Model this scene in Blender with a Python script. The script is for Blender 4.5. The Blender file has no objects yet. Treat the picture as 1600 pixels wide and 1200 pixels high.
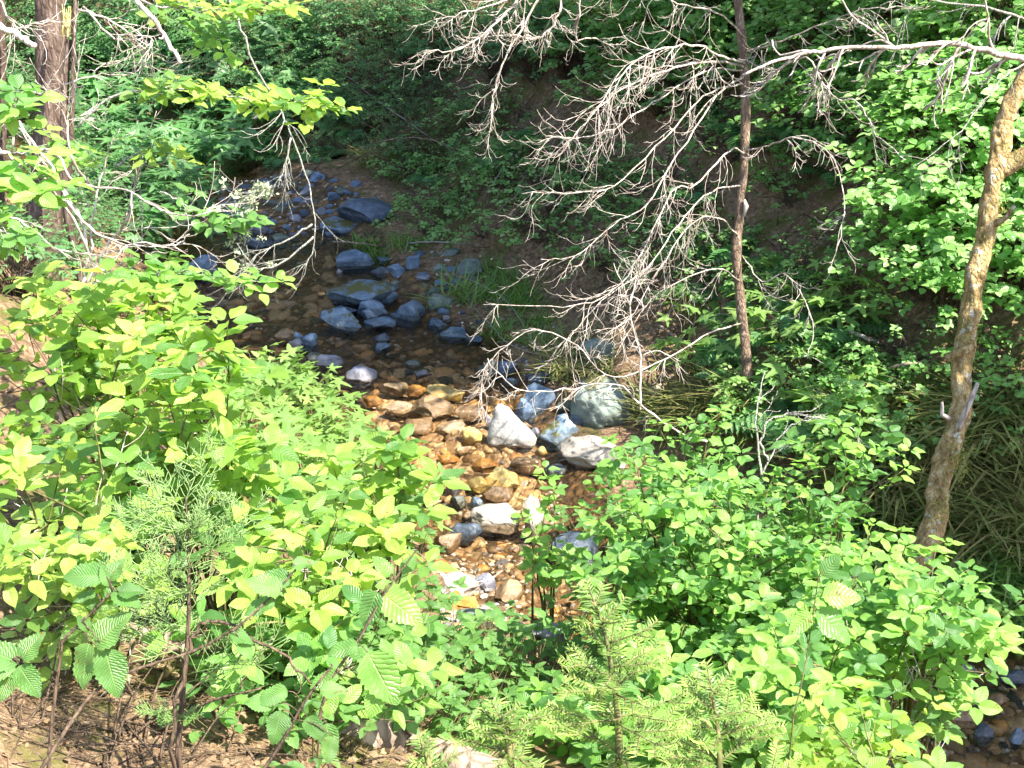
import bpy, bmesh, math, random
import numpy as np
from mathutils import Vector, Matrix
rng = random.Random(7)
nrg = np.random.default_rng(7)
S = bpy.context.scene
COL = S.collection

# ------------------------------------------------------------------ camera, sky, sun, exposure
PITCH = math.radians(25); CAMZ = 4.5; FPX = 2198.0
cd = bpy.data.cameras.new('camera'); cam = bpy.data.objects.new('camera', cd); COL.objects.link(cam)
cam.location = (0, 0, CAMZ); cam.rotation_euler = (math.radians(90) - PITCH, 0, 0)
cd.sensor_width = 36; cd.lens = 36 * FPX / 1600; cd.clip_end = 500; cd.clip_start = 0.05
S.camera = cam
SUN = Vector((0.50, -0.26, 0.83)).normalized()            # towards the sun
elev = math.asin(SUN.z); azim = math.atan2(SUN.x, SUN.y)
W = bpy.data.worlds.new('World'); S.world = W; W.use_nodes = True
nt = W.node_tree; nt.nodes.clear()
sky = nt.nodes.new('ShaderNodeTexSky'); sky.sky_type = 'NISHITA'; sky.sun_disc = False
sky.sun_elevation = elev; sky.sun_rotation = azim
bg = nt.nodes.new('ShaderNodeBackground'); bg.inputs[1].default_value = 0.15
wo = nt.nodes.new('ShaderNodeOutputWorld')
nt.links.new(sky.outputs[0], bg.inputs[0]); nt.links.new(bg.outputs[0], wo.inputs[0])
ld = bpy.data.lights.new('sun', 'SUN'); ld.energy = 5.0; ld.angle = math.radians(0.5); ld.color = (1.0, 0.95, 0.86)
sun = bpy.data.objects.new('sun', ld); COL.objects.link(sun); sun.location = (6, 2, 14)
sun.rotation_euler = SUN.to_track_quat('Z', 'Y').to_euler()
S.view_settings.view_transform = 'Standard'; S.view_settings.look = 'None'
S.view_settings.gamma = 1; S.view_settings.exposure = 2.15
S.render.engine = 'CYCLES'
S.cycles.max_bounces = 6; S.cycles.diffuse_bounces = 3; S.cycles.transmission_bounces = 4
S.cycles.transparent_max_bounces = 8; S.cycles.glossy_bounces = 2

# ------------------------------------------------------------------ pixel rays
CAM = np.array([0, 0, CAMZ]); FW = np.array([0, math.cos(PITCH), -math.sin(PITCH)])
UP = np.array([0, math.sin(PITCH), math.cos(PITCH)]); RT = np.array([1.0, 0, 0])
def ray(px, py): return FW + (px - 800) / FPX * RT + (600 - py) / FPX * UP
def P(px, py, t): return CAM + t * ray(px, py)

# ------------------------------------------------------------------ terrain function
def _h(ix, iy, s):
    n = (ix * 374761393 + iy * 668265263 + s * 974634777) & 0xffffffff
    n = ((n ^ (n >> 13)) * 1274126177) & 0xffffffff
    return ((n ^ (n >> 16)) & 0xffff) / 65535.0
def vnoise(x, y, s=0):
    x = np.asarray(x, float); y = np.asarray(y, float)
    ix = np.floor(x).astype(np.int64); iy = np.floor(y).astype(np.int64)
    fx = x - ix; fy = y - iy; fx = fx * fx * (3 - 2 * fx); fy = fy * fy * (3 - 2 * fy)
    a = _h(ix, iy, s); b = _h(ix + 1, iy, s); c = _h(ix, iy + 1, s); d = _h(ix + 1, iy + 1, s)
    return (a * (1 - fx) + b * fx) * (1 - fy) + (c * (1 - fx) + d * fx) * fy - 0.5
CL = np.array([(-16, 20, 1.2), (-9, 18.3, 1.2), (-5.2, 16.3, 1.2), (-3.2, 14.2, 1.2), (-2.35, 12.6, 1.15), (-1.75, 11.2, 1.15), (-1.0, 10.0, 1.0),
               (-0.45, 8.9, .82), (-0.05, 7.9, .72), (.35, 7.15, .68), (1.25, 6.45, .7), (2.5, 5.75, .75), (4.2, 5.0, .8), (8, 3.4, .9), (20, 0, 1)])
def catmull(p, n):
    p = np.asarray(p, float); out = []
    q = np.vstack([2 * p[0] - p[1], p, 2 * p[-1] - p[-2]])
    for i in range(1, len(q) - 2):
        for k in range(n):
            t = k / n
            out.append(0.5 * ((2 * q[i]) + (-q[i-1] + q[i+1]) * t + (2*q[i-1] - 5*q[i] + 4*q[i+1] - q[i+2]) * t*t + (-q[i-1] + 3*q[i] - 3*q[i+1] + q[i+2]) * t**3))
    out.append(p[-1]); return np.array(out)
CC = catmull(CL, 14); CT = np.gradient(CC[:, :2], axis=0)
def creek(x, y):
    """signed metres beyond the water's edge (negative inside the channel) and the side (-1 near bank, +1 far bank)"""
    x = np.atleast_1d(np.asarray(x, float)); y = np.atleast_1d(np.asarray(y, float))
    a = np.empty(x.shape); sd = np.empty(x.shape)
    for i in range(0, len(x), 20000):
        X = x[i:i+20000, None]; Y = y[i:i+20000, None]
        D = (X - CC[None, :, 0]) ** 2 + (Y - CC[None, :, 1]) ** 2
        k = D.argmin(1); d = np.sqrt(D[np.arange(len(k)), k])
        a[i:i+20000] = d - CC[k, 2]
        sd[i:i+20000] = np.sign(CT[k, 0] * (Y[:, 0] - CC[k, 1]) - CT[k, 1] * (X[:, 0] - CC[k, 0]))
    return a, sd
def H(x, y):
    x = np.atleast_1d(np.asarray(x, float)); y = np.atleast_1d(np.asarray(y, float))
    a, sd = creek(x, y)
    a = a + 0.35 * vnoise(x * 1.3, y * 1.3, 3) + 0.12 * vnoise(x * 4, y * 4, 4)
    ap = np.maximum(a, 0)
    near = 3.3 * (1 - np.exp(-ap / 4.0)) + 0.10 * np.maximum(ap - 7, 0)
    far = 0.16 * np.minimum(ap, 0.55) + 0.78 * np.clip(ap - 0.55, 0, 7) + 0.45 * np.maximum(ap - 7.55, 0)
    z = np.where(sd < 0, near, far)
    s = np.clip(-a / 0.4, 0, 1); s = s * s * (3 - 2 * s)
    z = z - 0.13 * s + 0.25 * np.exp(-((x + 2.2) / 1.5) ** 2 - ((y - 14.2) / 1.2) ** 2) + 0.15 * np.exp(-((x + .85) / .55) ** 2 - ((y - 11.6) / .7) ** 2) + 0.07 * np.exp(-((x + .35) / .7) ** 2 - ((y - 8.5) / .95) ** 2)
    amp = np.clip(ap * 0.5, 0.0, 1)
    z = z + amp * (0.30 * vnoise(x * .9, y * .9, 1) + 0.14 * vnoise(x * 2.7, y * 2.7, 2)) + 0.035 * vnoise(x * 7, y * 7, 5) + 0.03 * vnoise(x * 15, y * 15, 6)
    return z
def hz(x, y): return float(H(x, y)[0])
_T = np.concatenate([np.arange(2.2, 14, .04), np.arange(14, 30, .1), np.arange(30, 80, .5)])
def G(px, py, dz=0.0):
    pts = CAM + _T[:, None] * ray(px, py)
    below = pts[:, 2] < H(pts[:, 0], pts[:, 1]) + dz
    i = int(below.argmax()) if below.any() else len(_T) - 1
    return pts[i]
def pix(p):
    v = np.asarray(p, float) - CAM; t = v @ FW
    return 800 + FPX * (v @ RT) / t, 600 - FPX * (v @ UP) / t, t

# ------------------------------------------------------------------ materials
def nm(name):
    m = bpy.data.materials.new(name); m.use_nodes = True; t = m.node_tree; t.nodes.clear()
    o = t.nodes.new('ShaderNodeOutputMaterial'); return m, t, o
def N(t, typ, **kw):
    n = t.nodes.new(typ)
    for k, v in kw.items():
        if k.startswith('i_'):
            n.inputs[int(k[2:]) if k[2:].isdigit() else k[2:].replace('_', ' ')].default_value = v
        else: setattr(n, k, v)
    return n
def ramp(t, fac, stops):
    r = t.nodes.new('ShaderNodeValToRGB'); e = r.color_ramp.elements
    while len(e) < len(stops): e.new(0.5)
    for k, (p, c) in enumerate(stops): e[k].position = p; e[k].color = (*c, 1)
    t.links.new(fac, r.inputs[0]); return r.outputs[0]
def mixc(t, f, a, b, mode='MIX'):
    m = t.nodes.new('ShaderNodeMix'); m.data_type = 'RGBA'; m.blend_type = mode
    for s, v in ((m.inputs[0], f), (m.inputs[6], a), (m.inputs[7], b)):
        if isinstance(v, bpy.types.NodeSocket): t.links.new(v, s)
        elif isinstance(v, tuple): s.default_value = (*v, 1)
        else: s.default_value = v
    return m.outputs[2]
def math_(t, op, a, b=0.0, clamp=False):
    m = t.nodes.new('ShaderNodeMath'); m.operation = op; m.use_clamp = clamp
    for s, v in ((m.inputs[0], a), (m.inputs[1], b)):
        if isinstance(v, bpy.types.NodeSocket): t.links.new(v, s)
        else: s.default_value = v
    return m.outputs[0]
def noise(t, vec, scale, detail=4, rough=.6, out=0):
    n = N(t, 'ShaderNodeTexNoise'); n.inputs['Scale'].default_value = scale; n.inputs['Detail'].default_value = detail; n.inputs['Roughness'].default_value = rough
    t.links.new(vec, n.inputs['Vector']); return n.outputs[out]

def leaf_mat(name, cols, trans, rough=.42, tfac=.42, veins=22, spec=.5):
    m, t, o = nm(name)
    at = N(t, 'ShaderNodeAttribute', attribute_name='luv'); sp = N(t, 'ShaderNodeSeparateXYZ'); t.links.new(at.outputs['Vector'], sp.inputs[0])
    u, v, r = sp.outputs
    n = len(cols); col = ramp(t, r, [(i / max(1, n - 1), c) for i, c in enumerate(cols)])
    au = math_(t, 'ABSOLUTE', u)
    # side veins arching from the midrib
    ph = math_(t, 'MULTIPLY', math_(t, 'SUBTRACT', v, math_(t, 'MULTIPLY', au, .22)), veins * 2.0)
    vs = math_(t, 'POWER', math_(t, 'ABSOLUTE', math_(t, 'SINE', ph)), .45)          # dark grooves at 0
    mid = math_(t, 'MINIMUM', math_(t, 'MULTIPLY', au, 14), 1.0)
    pat = math_(t, 'MULTIPLY', vs, mid)
    geo = N(t, 'ShaderNodeNewGeometry')
    nz = noise(t, geo.outputs['Position'], 23, 3)
    col2 = mixc(t, math_(t, 'MULTIPLY', math_(t, 'SUBTRACT', 1.0, pat), .6), col, mixc(t, .5, col, (.45, .55, .2)))
    col2 = mixc(t, math_(t, 'MULTIPLY', math_(t, 'SUBTRACT', nz, .35, True), .9), col2, tuple(c * .55 for c in cols[0]))
    bn = noise(t, geo.outputs['Position'], 70, 2); bl = math_(t, 'MULTIPLY', math_(t, 'SUBTRACT', math_(t, 'ADD', bn, math_(t, 'MULTIPLY', r, .16)), .76, True), 14, True)
    if veins > 2: col2 = mixc(t, bl, col2, (.16, .10, .03))
    bp = N(t, 'ShaderNodeBump'); bp.inputs['Strength'].default_value = .6; bp.inputs['Distance'].default_value = .005
    t.links.new(pat, bp.inputs['Height'])
    b = N(t, 'ShaderNodeBsdfPrincipled'); b.inputs['Roughness'].default_value = rough; b.inputs['Specular IOR Level'].default_value = spec
    t.links.new(col2, b.inputs['Base Color']); t.links.new(bp.outputs[0], b.inputs['Normal'])
    tr = N(t, 'ShaderNodeBsdfTranslucent'); tc = mixc(t, .5, mixc(t, 1.0, col2, (2.6, 2.6, 2.6), 'MULTIPLY'), trans); t.links.new(tc, tr.inputs[0])
    mx = N(t, 'ShaderNodeMixShader'); mx.inputs[0].default_value = tfac
    t.links.new(b.outputs[0], mx.inputs[1]); t.links.new(tr.outputs[0], mx.inputs[2]); t.links.new(mx.outputs[0], o.inputs[0])
    return m
def bark_mat(name, c1, c2, c3, scale=12, bump=.6, stretch=4, moss=0.0, rough=.85, crack=.6):
    m, t, o = nm(name)
    tc = N(t, 'ShaderNodeTexCoord'); mp = N(t, 'ShaderNodeMapping'); mp.inputs['Scale'].default_value = (1, 1, 1 / stretch)
    t.links.new(tc.outputs['Object'], mp.inputs[0])
    a = noise(t, mp.outputs[0], scale, 6, .7); b = noise(t, tc.outputs['Object'], scale * .35, 4, .6)
    vo = N(t, 'ShaderNodeTexVoronoi', feature='DISTANCE_TO_EDGE'); vo.inputs['Scale'].default_value = scale * 1.6; t.links.new(mp.outputs[0], vo.inputs['Vector'])
    cr = math_(t, 'MINIMUM', math_(t, 'MULTIPLY', vo.outputs[0], 5), 1.0)
    col = ramp(t, a, [(.3, c1), (.52, c2), (.72, c3)])
    col = mixc(t, math_(t, 'MULTIPLY', math_(t, 'SUBTRACT', 1.0, cr), crack), col, tuple(c * .35 for c in c1))
    if moss:
        mk = math_(t, 'MULTIPLY', math_(t, 'SUBTRACT', b, .66 - moss * .15, True), 9, True)
        col = mixc(t, math_(t, 'MULTIPLY', mk, .8), col, mixc(t, a, (.07, .065, .012), (.24, .20, .05)))
        lk = math_(t, 'MULTIPLY', math_(t, 'SUBTRACT', noise(t, tc.outputs['Object'], scale * .9, 3, .5), .6, True), 12, True)
        col = mixc(t, math_(t, 'MULTIPLY', lk, .75), col, (.5, .49, .42))
    bp = N(t, 'ShaderNodeBump'); bp.inputs['Strength'].default_value = bump; bp.inputs['Distance'].default_value = .02
    t.links.new(math_(t, 'ADD', a, math_(t, 'MULTIPLY', cr, crack * .8)), bp.inputs['Height'])
    s = N(t, 'ShaderNodeBsdfPrincipled'); s.inputs['Roughness'].default_value = rough; s.inputs['Specular IOR Level'].default_value = .25
    t.links.new(col, s.inputs['Base Color']); t.links.new(bp.outputs[0], s.inputs['Normal']); t.links.new(s.outputs[0], o.inputs[0])
    return m
def rock_mat(name, dark, mid, light, moss=0.0, rough=.6, scale=15, veins=.0):
    m, t, o = nm(name)
    tc = N(t, 'ShaderNodeTexCoord'); oi = N(t, 'ShaderNodeObjectInfo'); geo = N(t, 'ShaderNodeNewGeometry')
    off = N(t, 'ShaderNodeVectorMath', operation='ADD'); t.links.new(tc.outputs['Object'], off.inputs[0])
    sc = N(t, 'ShaderNodeVectorMath', operation='SCALE'); sc.inputs[0].default_value = (37, 11, 23); t.links.new(oi.outputs['Random'], sc.inputs['Scale']); t.links.new(sc.outputs[0], off.inputs[1])
    a = noise(t, off.outputs[0], scale, 8, .68); b = noise(t, off.outputs[0], scale * .4, 3, .5); f = noise(t, off.outputs[0], scale * 7, 3, .7)
    col = ramp(t, a, [(.32, dark), (.5, mid), (.7, light)])
    col = mixc(t, math_(t, 'MULTIPLY', b, .5), col, tuple(c * .55 for c in dark))
    col = mixc(t, math_(t, 'MULTIPLY', math_(t, 'SUBTRACT', f, .56, True), 3, True), col, light)
    if veins:
        w = N(t, 'ShaderNodeTexVoronoi', feature='DISTANCE_TO_EDGE'); w.inputs['Scale'].default_value = scale * .8
        wv = N(t, 'ShaderNodeVectorMath', operation='ADD'); t.links.new(off.outputs[0], wv.inputs[0]); t.links.new(noise(t, off.outputs[0], scale, 3, .6, 1), wv.inputs[1]); t.links.new(wv.outputs[0], w.inputs['Vector'])
        k = math_(t, 'SUBTRACT', 1.0, math_(t, 'MULTIPLY', w.outputs[0], 22, True))
        col = mixc(t, math_(t, 'MULTIPLY', k, veins), col, tuple(c * .3 for c in mid))
    br = math_(t, 'ADD', .75, math_(t, 'MULTIPLY', oi.outputs['Random'], .5))
    hs = N(t, 'ShaderNodeHueSaturation'); t.links.new(br, hs.inputs['Value']); t.links.new(col, hs.inputs['Color']); col = hs.outputs[0]
    pz = N(t, 'ShaderNodeSeparateXYZ'); t.links.new(geo.outputs['Position'], pz.inputs[0])
    wet = math_(t, 'MULTIPLY', math_(t, 'SUBTRACT', math_(t, 'ADD', .03, math_(t, 'MULTIPLY', b, .05)), pz.outputs[2]), 60, True)
    col = mixc(t, math_(t, 'MULTIPLY', wet, .55), col, mixc(t, 1.0, col, (.35, .30, .24), 'MULTIPLY'))
    rg = math_(t, 'SUBTRACT', rough, math_(t, 'MULTIPLY', wet, rough * .55))
    if moss:
        sp = N(t, 'ShaderNodeSeparateXYZ'); t.links.new(geo.outputs['Normal'], sp.inputs[0])
        k = math_(t, 'ADD', math_(t, 'MULTIPLY', sp.outputs[2], .5), math_(t, 'MULTIPLY', a, .9))
        k = math_(t, 'ADD', k, math_(t, 'MULTIPLY', b, 1.1))
        k = math_(t, 'MULTIPLY', math_(t, 'SUBTRACT', k, 1.72 - moss * .5), 8, True)
        col = mixc(t, k, col, mixc(t, f, (.025, .028, .006), (.11, .105, .02)))
    bp = N(t, 'ShaderNodeBump'); bp.inputs['Strength'].default_value = .85; bp.inputs['Distance'].default_value = .02
    t.links.new(math_(t, 'ADD', a, math_(t, 'MULTIPLY', f, .25)), bp.inputs['Height'])
    s = N(t, 'ShaderNodeBsdfPrincipled'); t.links.new(rg, s.inputs['Roughness']); s.inputs['Specular IOR Level'].default_value = .4
    t.links.new(col, s.inputs['Base Color']); t.links.new(bp.outputs[0], s.inputs['Normal']); t.links.new(s.outputs[0], o.inputs[0])
    return m
M = {}
M['dog_y'] = leaf_mat('dogwood_leaf_yellow_green', [(.05, .14, .03), (.15, .27, .04), (.24, .36, .045), (.32, .42, .10)], (.48, .76, .06), rough=.38, tfac=.45, veins=15)
M['dog_g'] = leaf_mat('dogwood_leaf_green', [(.04, .13, .03), (.11, .24, .05), (.17, .34, .05), (.24, .42, .08)], (.34, .74, .08), rough=.36, tfac=.42, veins=15)
M['berry'] = leaf_mat('bramble_leaf', [(.05, .14, .025), (.085, .21, .04), (.13, .26, .06)], (.20, .52, .06), rough=.45, tfac=.35, veins=24)
M['thimble'] = leaf_mat('palmate_leaf', [(.09, .19, .035), (.15, .28, .055), (.22, .34, .08)], (.35, .60, .06), rough=.5, tfac=.4, veins=20)
M['under'] = leaf_mat('understory_leaf', [(.035, .11, .035), (.06, .17, .055), (.09, .23, .07)], (.15, .46, .12), rough=.42, tfac=.4, veins=12)
M['shrub'] = leaf_mat('bank_shrub_leaf', [(.06, .17, .03), (.12, .27, .06), (.18, .36, .08), (.30, .48, .18)], (.32, .72, .10), rough=.34, tfac=.42, veins=12, spec=.7)
M['canopy'] = leaf_mat('canopy_leaf', [(.03, .07, .015), (.05, .11, .02)], (.05, .11, .02), tfac=.12, veins=10)
M['fir'] = leaf_mat('fir_needle', [(.05, .10, .02), (.15, .26, .05), (.44, .58, .14)], (.55, .78, .10), rough=.4, tfac=.32, veins=1)
M['cedar'] = leaf_mat('cedar_spray', [(.12, .22, .05), (.20, .32, .09), (.30, .42, .16)], (.3, .5, .15), rough=.45, tfac=.22, veins=1)
M['grass'] = leaf_mat('grass_blade', [(.06, .15, .02), (.12, .24, .04), (.19, .30, .06)], (.3, .55, .06), rough=.45, tfac=.35, veins=1)
M['tawny'] = leaf_mat('tawny_grass_blade', [(.10, .12, .02), (.22, .19, .07), (.10, .17, .03)], (.3, .3, .08), rough=.6, tfac=.3, veins=1)
M['litter'] = leaf_mat('leaf_litter', [(.07, .04, .022), (.20, .12, .07), (.33, .20, .11), (.16, .07, .035)], (.3, .15, .06), rough=.7, tfac=.15, veins=8)
M['moss'] = leaf_mat('moss_tuft', [(.10, .11, .012), (.24, .22, .03)], (.3, .3, .03), rough=.8, tfac=.2, veins=1)
M['twig'] = bark_mat('dead_twig_bark', (.20, .14, .10), (.50, .43, .36), (.68, .62, .55), 13, .5)
M['twig_l'] = bark_mat('lichen_twig_bark', (.16, .14, .11), (.30, .29, .24), (.48, .50, .42), 40, .5)
M['twig_d'] = bark_mat('brown_stem_bark', (.045, .03, .02), (.10, .065, .04), (.17, .12, .08), 30, .4)
M['stem_g'] = bark_mat('green_stem', (.07, .08, .025), (.13, .12, .04), (.2, .16, .08), 20, .2)
M['bark_c'] = bark_mat('conifer_bark', (.03, .018, .012), (.085, .055, .04), (.22, .17, .13), 18, 1.2, 7, crack=.3)
M['bark_r'] = bark_mat('mossy_trunk_bark', (.09, .055, .02), (.36, .25, .10), (.60, .50, .30), 22, 1.6, 1.8, moss=.75, crack=.18)
M['bark_t'] = bark_mat('slim_trunk_bark', (.07, .045, .03), (.17, .115, .075), (.36, .28, .21), 26, 1.2, 4, crack=.3)
M['wood'] = bark_mat('weathered_wood', (.16, .11, .08), (.30, .22, .16), (.48, .38, .28), 10, .8, 5)
M['splinter'] = bark_mat('split_wood', (.35, .27, .08), (.50, .42, .16), (.62, .55, .3), 16, .8, 8)
M['lichen'] = leaf_mat('lichen_tuft', [(.30, .34, .20), (.48, .52, .34)], (.4, .42, .25), rough=.8, tfac=.15, veins=1)
M['r_blue'] = rock_mat('blue_grey_stone', (.045, .075, .115), (.12, .18, .26), (.28, .34, .41), rough=.5, veins=.22, scale=8)
M['r_dark'] = rock_mat('dark_wet_stone', (.025, .04, .065), (.06, .08, .11), (.15, .18, .22), rough=.3)
M['r_moss'] = rock_mat('mossy_blue_stone', (.06, .09, .13), (.13, .19, .26), (.27, .33, .38), moss=.62, rough=.6)
M['r_gg'] = rock_mat('grey_green_stone', (.07, .095, .08), (.14, .17, .145), (.27, .29, .255), moss=.42, rough=.55, veins=.2)
M['r_white'] = rock_mat('pale_stone', (.17, .145, .115), (.32, .28, .23), (.47, .43, .37), rough=.6, veins=.35, scale=7)
M['r_chalk'] = rock_mat('chalk_white_stone', (.30, .28, .26), (.50, .48, .44), (.66, .64, .60), rough=.6, veins=.3, scale=6)
M['r_lav'] = rock_mat('lavender_grey_stone', (.12, .12, .15), (.22, .22, .26), (.36, .36, .39), rough=.6)
M['r_tan'] = rock_mat('tan_stone', (.18, .12, .07), (.34, .245, .14), (.50, .39, .25), rough=.45)
M['r_brown'] = rock_mat('brown_bed_stone', (.10, .06, .03), (.24, .155, .08), (.38, .26, .15), rough=.35)
M['r_orange'] = rock_mat('rusty_stone', (.26, .10, .02), (.42, .20, .04), (.52, .32, .10), rough=.4)
M['r_yel'] = rock_mat('yellow_stone', (.32, .22, .06), (.46, .34, .12), (.60, .50, .24), rough=.45)

# ------------------------------------------------------------------ mesh collecting
class MB:
    def __init__(s): s.v = []; s.uv = []; s.f = []; s.n = 0; s.L = {}
    def add(s, v, uv, f):
        s.v.append(np.asarray(v, np.float32)); s.uv.append(np.asarray(uv, np.float32)); s.f.append(np.asarray(f, np.int64) + s.n); s.n += len(v)
    def tube(s, pts, radii, sides=5, r=None, flat=1.0):
        p = np.asarray(pts, float); n = len(p); R = np.broadcast_to(np.asarray(radii, float), (n,)) if np.ndim(radii) else np.full(n, radii)
        T = np.gradient(p, axis=0); T /= np.linalg.norm(T, axis=1)[:, None] + 1e-9
        a = np.array([0, 0, 1.0]) if abs(T[0, 2]) < .9 else np.array([1.0, 0, 0])
        A = np.empty((n, 3)); 
        for i in range(n):
            a = a - T[i] * (a @ T[i]); a = a / (np.linalg.norm(a) + 1e-9); A[i] = a
        B = np.cross(T, A); th = np.linspace(0, 2 * np.pi, sides, endpoint=False)
        v = p[:, None] + R[:, None, None] * (np.cos(th)[None, :, None] * A[:, None] + flat * np.sin(th)[None, :, None] * B[:, None])
        rr = rng.random() if r is None else r
        uv = np.zeros((n, sides, 3)); uv[..., 0] = th / 6.283; uv[..., 1] = np.linspace(0, 1, n)[:, None]; uv[..., 2] = rr
        i, j = np.meshgrid(np.arange(n - 1), np.arange(sides), indexing='ij'); j2 = (j + 1) % sides
        f = np.stack([i * sides + j, i * sides + j2, (i + 1) * sides + j2, (i + 1) * sides + j], -1).reshape(-1, 4)
        vv = np.vstack([v.reshape(-1, 3), p[0], p[-1]]); uu = np.vstack([uv.reshape(-1, 3), [[0, 0, rr]], [[0, 1, rr]]])
        c0 = n * sides; j = np.arange(sides); j2 = (j + 1) % sides
        f0 = np.stack([np.full(sides, c0), j2, j, j], -1); f1 = np.stack([np.full(sides, c0 + 1), (n-1)*sides + j, (n-1)*sides + j2, (n-1)*sides + j2], -1)
        s.add(vv, uu, np.vstack([f, f0, f1]))
    def leaf(s, key, p, d, nrm, sc, r=None, w=1.0):
        s.L.setdefault(key, []).append((*p, *d, *nrm, sc, rng.random() if r is None else r, w))
    def build(s, name, mat, parent=None, origin=(0, 0, 0), smooth=True):
        for key, rows in s.L.items():
            tv, tuv, tf = TPL[key]; A = np.array(rows, float)
            Y = A[:, 3:6]; Y = Y / (np.linalg.norm(Y, axis=1)[:, None] + 1e-9)
            Z = A[:, 6:9]; Z = Z - Y * (Z * Y).sum(1)[:, None]; Z /= np.linalg.norm(Z, axis=1)[:, None] + 1e-9
            X = np.cross(Y, Z); sc = A[:, 9][:, None, None]; w = A[:, 11][:, None, None]
            v = A[:, None, 0:3] + sc * (tv[None, :, 0:1] * w * X[:, None] + tv[None, :, 1:2] * Y[:, None] + tv[None, :, 2:3] * Z[:, None])
            K = len(A); uv = np.broadcast_to(tuv[None], (K, len(tv), 3)).copy(); uv[..., 2] = A[:, 10][:, None]
            f = tf[None] + (np.arange(K) * len(tv))[:, None, None]
            s.add(v.reshape(-1, 3), uv.reshape(-1, 3), f.reshape(-1, 4))
        s.L = {}
        me = bpy.data.meshes.new(name)
        if s.v:
            v = np.vstack(s.v) - np.asarray(origin, np.float32); uv = np.vstack(s.uv); f = np.vstack(s.f)
            tri = f[:, 2] == f[:, 3]
            tot = np.where(tri, 3, 4); start = np.concatenate([[0], np.cumsum(tot)[:-1]])
            keep = np.ones(f.shape, bool); keep[tri, 3] = False
            loops = f[keep]
            me.vertices.add(len(v)); me.vertices.foreach_set('co', v.ravel())
            me.loops.add(len(loops)); me.loops.foreach_set('vertex_index', loops.astype(np.int32))
            me.polygons.add(len(f)); me.polygons.foreach_set('loop_start', start.astype(np.int32)); me.polygons.foreach_set('loop_total', tot.astype(np.int32))
            me.polygons.foreach_set('use_smooth', np.full(len(f), smooth))
            me.update(calc_edges=True)
            at = me.attributes.new('luv', 'FLOAT_VECTOR', 'POINT'); at.data.foreach_set('vector', uv.astype(np.float32).ravel())
        me.materials.append(mat)
        ob = bpy.data.objects.new(name, me); COL.objects.link(ob)
        if parent is not None: ob.parent = parent
        return ob

def tpl_grid(w, n, fold=.22, droop=.25, wav=0.0, teeth=0):
    """three-wide leaf blade: w(s) gives the half width"""
    s = np.linspace(0, 1, n + 1); v = []; uv = []
    for i, q in enumerate(s):
        hw = w(q); 
        if teeth: hw *= (1.0 if i % 2 else .86) if 0 < i < n else 1
        for u in (-1, 0, 1):
            v.append((u * hw, q, abs(u) * hw * fold - droop * q * q + (wav * math.sin(q * 9 + u) * abs(u) * hw if wav else 0))); uv.append((u, q, 0))
    f = []
    for i in range(n):
        for k in (0, 1): a = i * 3 + k; f.append((a, a + 1, a + 4, a + 3))
    return np.array(v, float), np.array(uv, float), np.array(f)
def tpl_palm(lobes, n_t=5, cup=.12):
    """palmate leaf: lobes = (angle deg, length, half spread deg)"""
    out = []
    for k, (a, L, sp) in enumerate(lobes):
        for q in (-1, -.62, -.45, -.2, 0, .2, .45, .62, 1):
            rad = L * {1: .42, .62: .70, .45: .70, .2: .90, 0: 1.0}[abs(q)]
            if abs(q) == .45: rad *= .98
            if abs(q) == .62: rad *= .94
            out.append((a + q * sp, rad))
    v = [(0, 0, 0)]; uv = [(0, 0, 0)]
    for a, rad in out:
        t = math.radians(a); x, y = math.sin(t) * rad, math.cos(t) * rad
        v.append((x, y, -cup * rad * rad + .05 * math.cos(math.radians(a * 5)) * rad)); uv.append((math.sin(math.radians(a * 3.0)) , rad, 0))
    f = [(0, i + 1, i, i) for i in range(1, len(v) - 1)]
    return np.array(v, float), np.array(uv, float), np.array(f)
ov = lambda q: .30 * math.sin(math.pi * min(1, q) ** .9) ** .72 * (1 - .18 * q) + .004
TPL = {
 'ov': tpl_grid(ov, 6, .18, .16, .2), 'ov2': tpl_grid(ov, 6, .45, .42, .3), 'ovs': tpl_grid(ov, 3, .3, .2), 'ovr': tpl_grid(lambda q: .40 * math.sin(math.pi * q ** .75) ** .7 + .004, 4, .25, .18),
 'ser': tpl_grid(lambda q: .38 * math.sin(math.pi * q ** .72) ** .75 * (1 - .12 * q) + .004, 18, .22, .20, .2, teeth=1),
 'sers': tpl_grid(lambda q: .36 * math.sin(math.pi * q ** .75) ** .75 + .004, 8, .22, .18, 0, teeth=1),
 'palm': tpl_palm([(-140, .62, 18), (-75, .88, 26), (0, 1.0, 26), (75, .88, 26), (140, .62, 18)]),
 'mapl': tpl_palm([(-128, .55, 14), (-62, .95, 20), (0, 1.1, 20), (62, .95, 20), (128, .55, 14)], cup=.2),
 'need': tpl_grid(lambda q: .05 * (1 - q ** 4) + .004, 2, .0, .12), 'blade': tpl_grid(lambda q: .012 * (1 - q ** 2) + .0006, 5, .3, .55),
 'blad2': tpl_grid(lambda q: .010 * (1 - q ** 2) + .0006, 6, .3, .95),
}
def unit(v): v = np.asarray(v, float); return v / (np.linalg.norm(v) + 1e-9)
def rv(s=1.0): return np.array([rng.gauss(0, s), rng.gauss(0, s), rng.gauss(0, s)])
def upn(j=.42, lean=.25): return unit(np.array([SUN.x * lean, -lean * .6, 1.0]) + rv(j))

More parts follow.
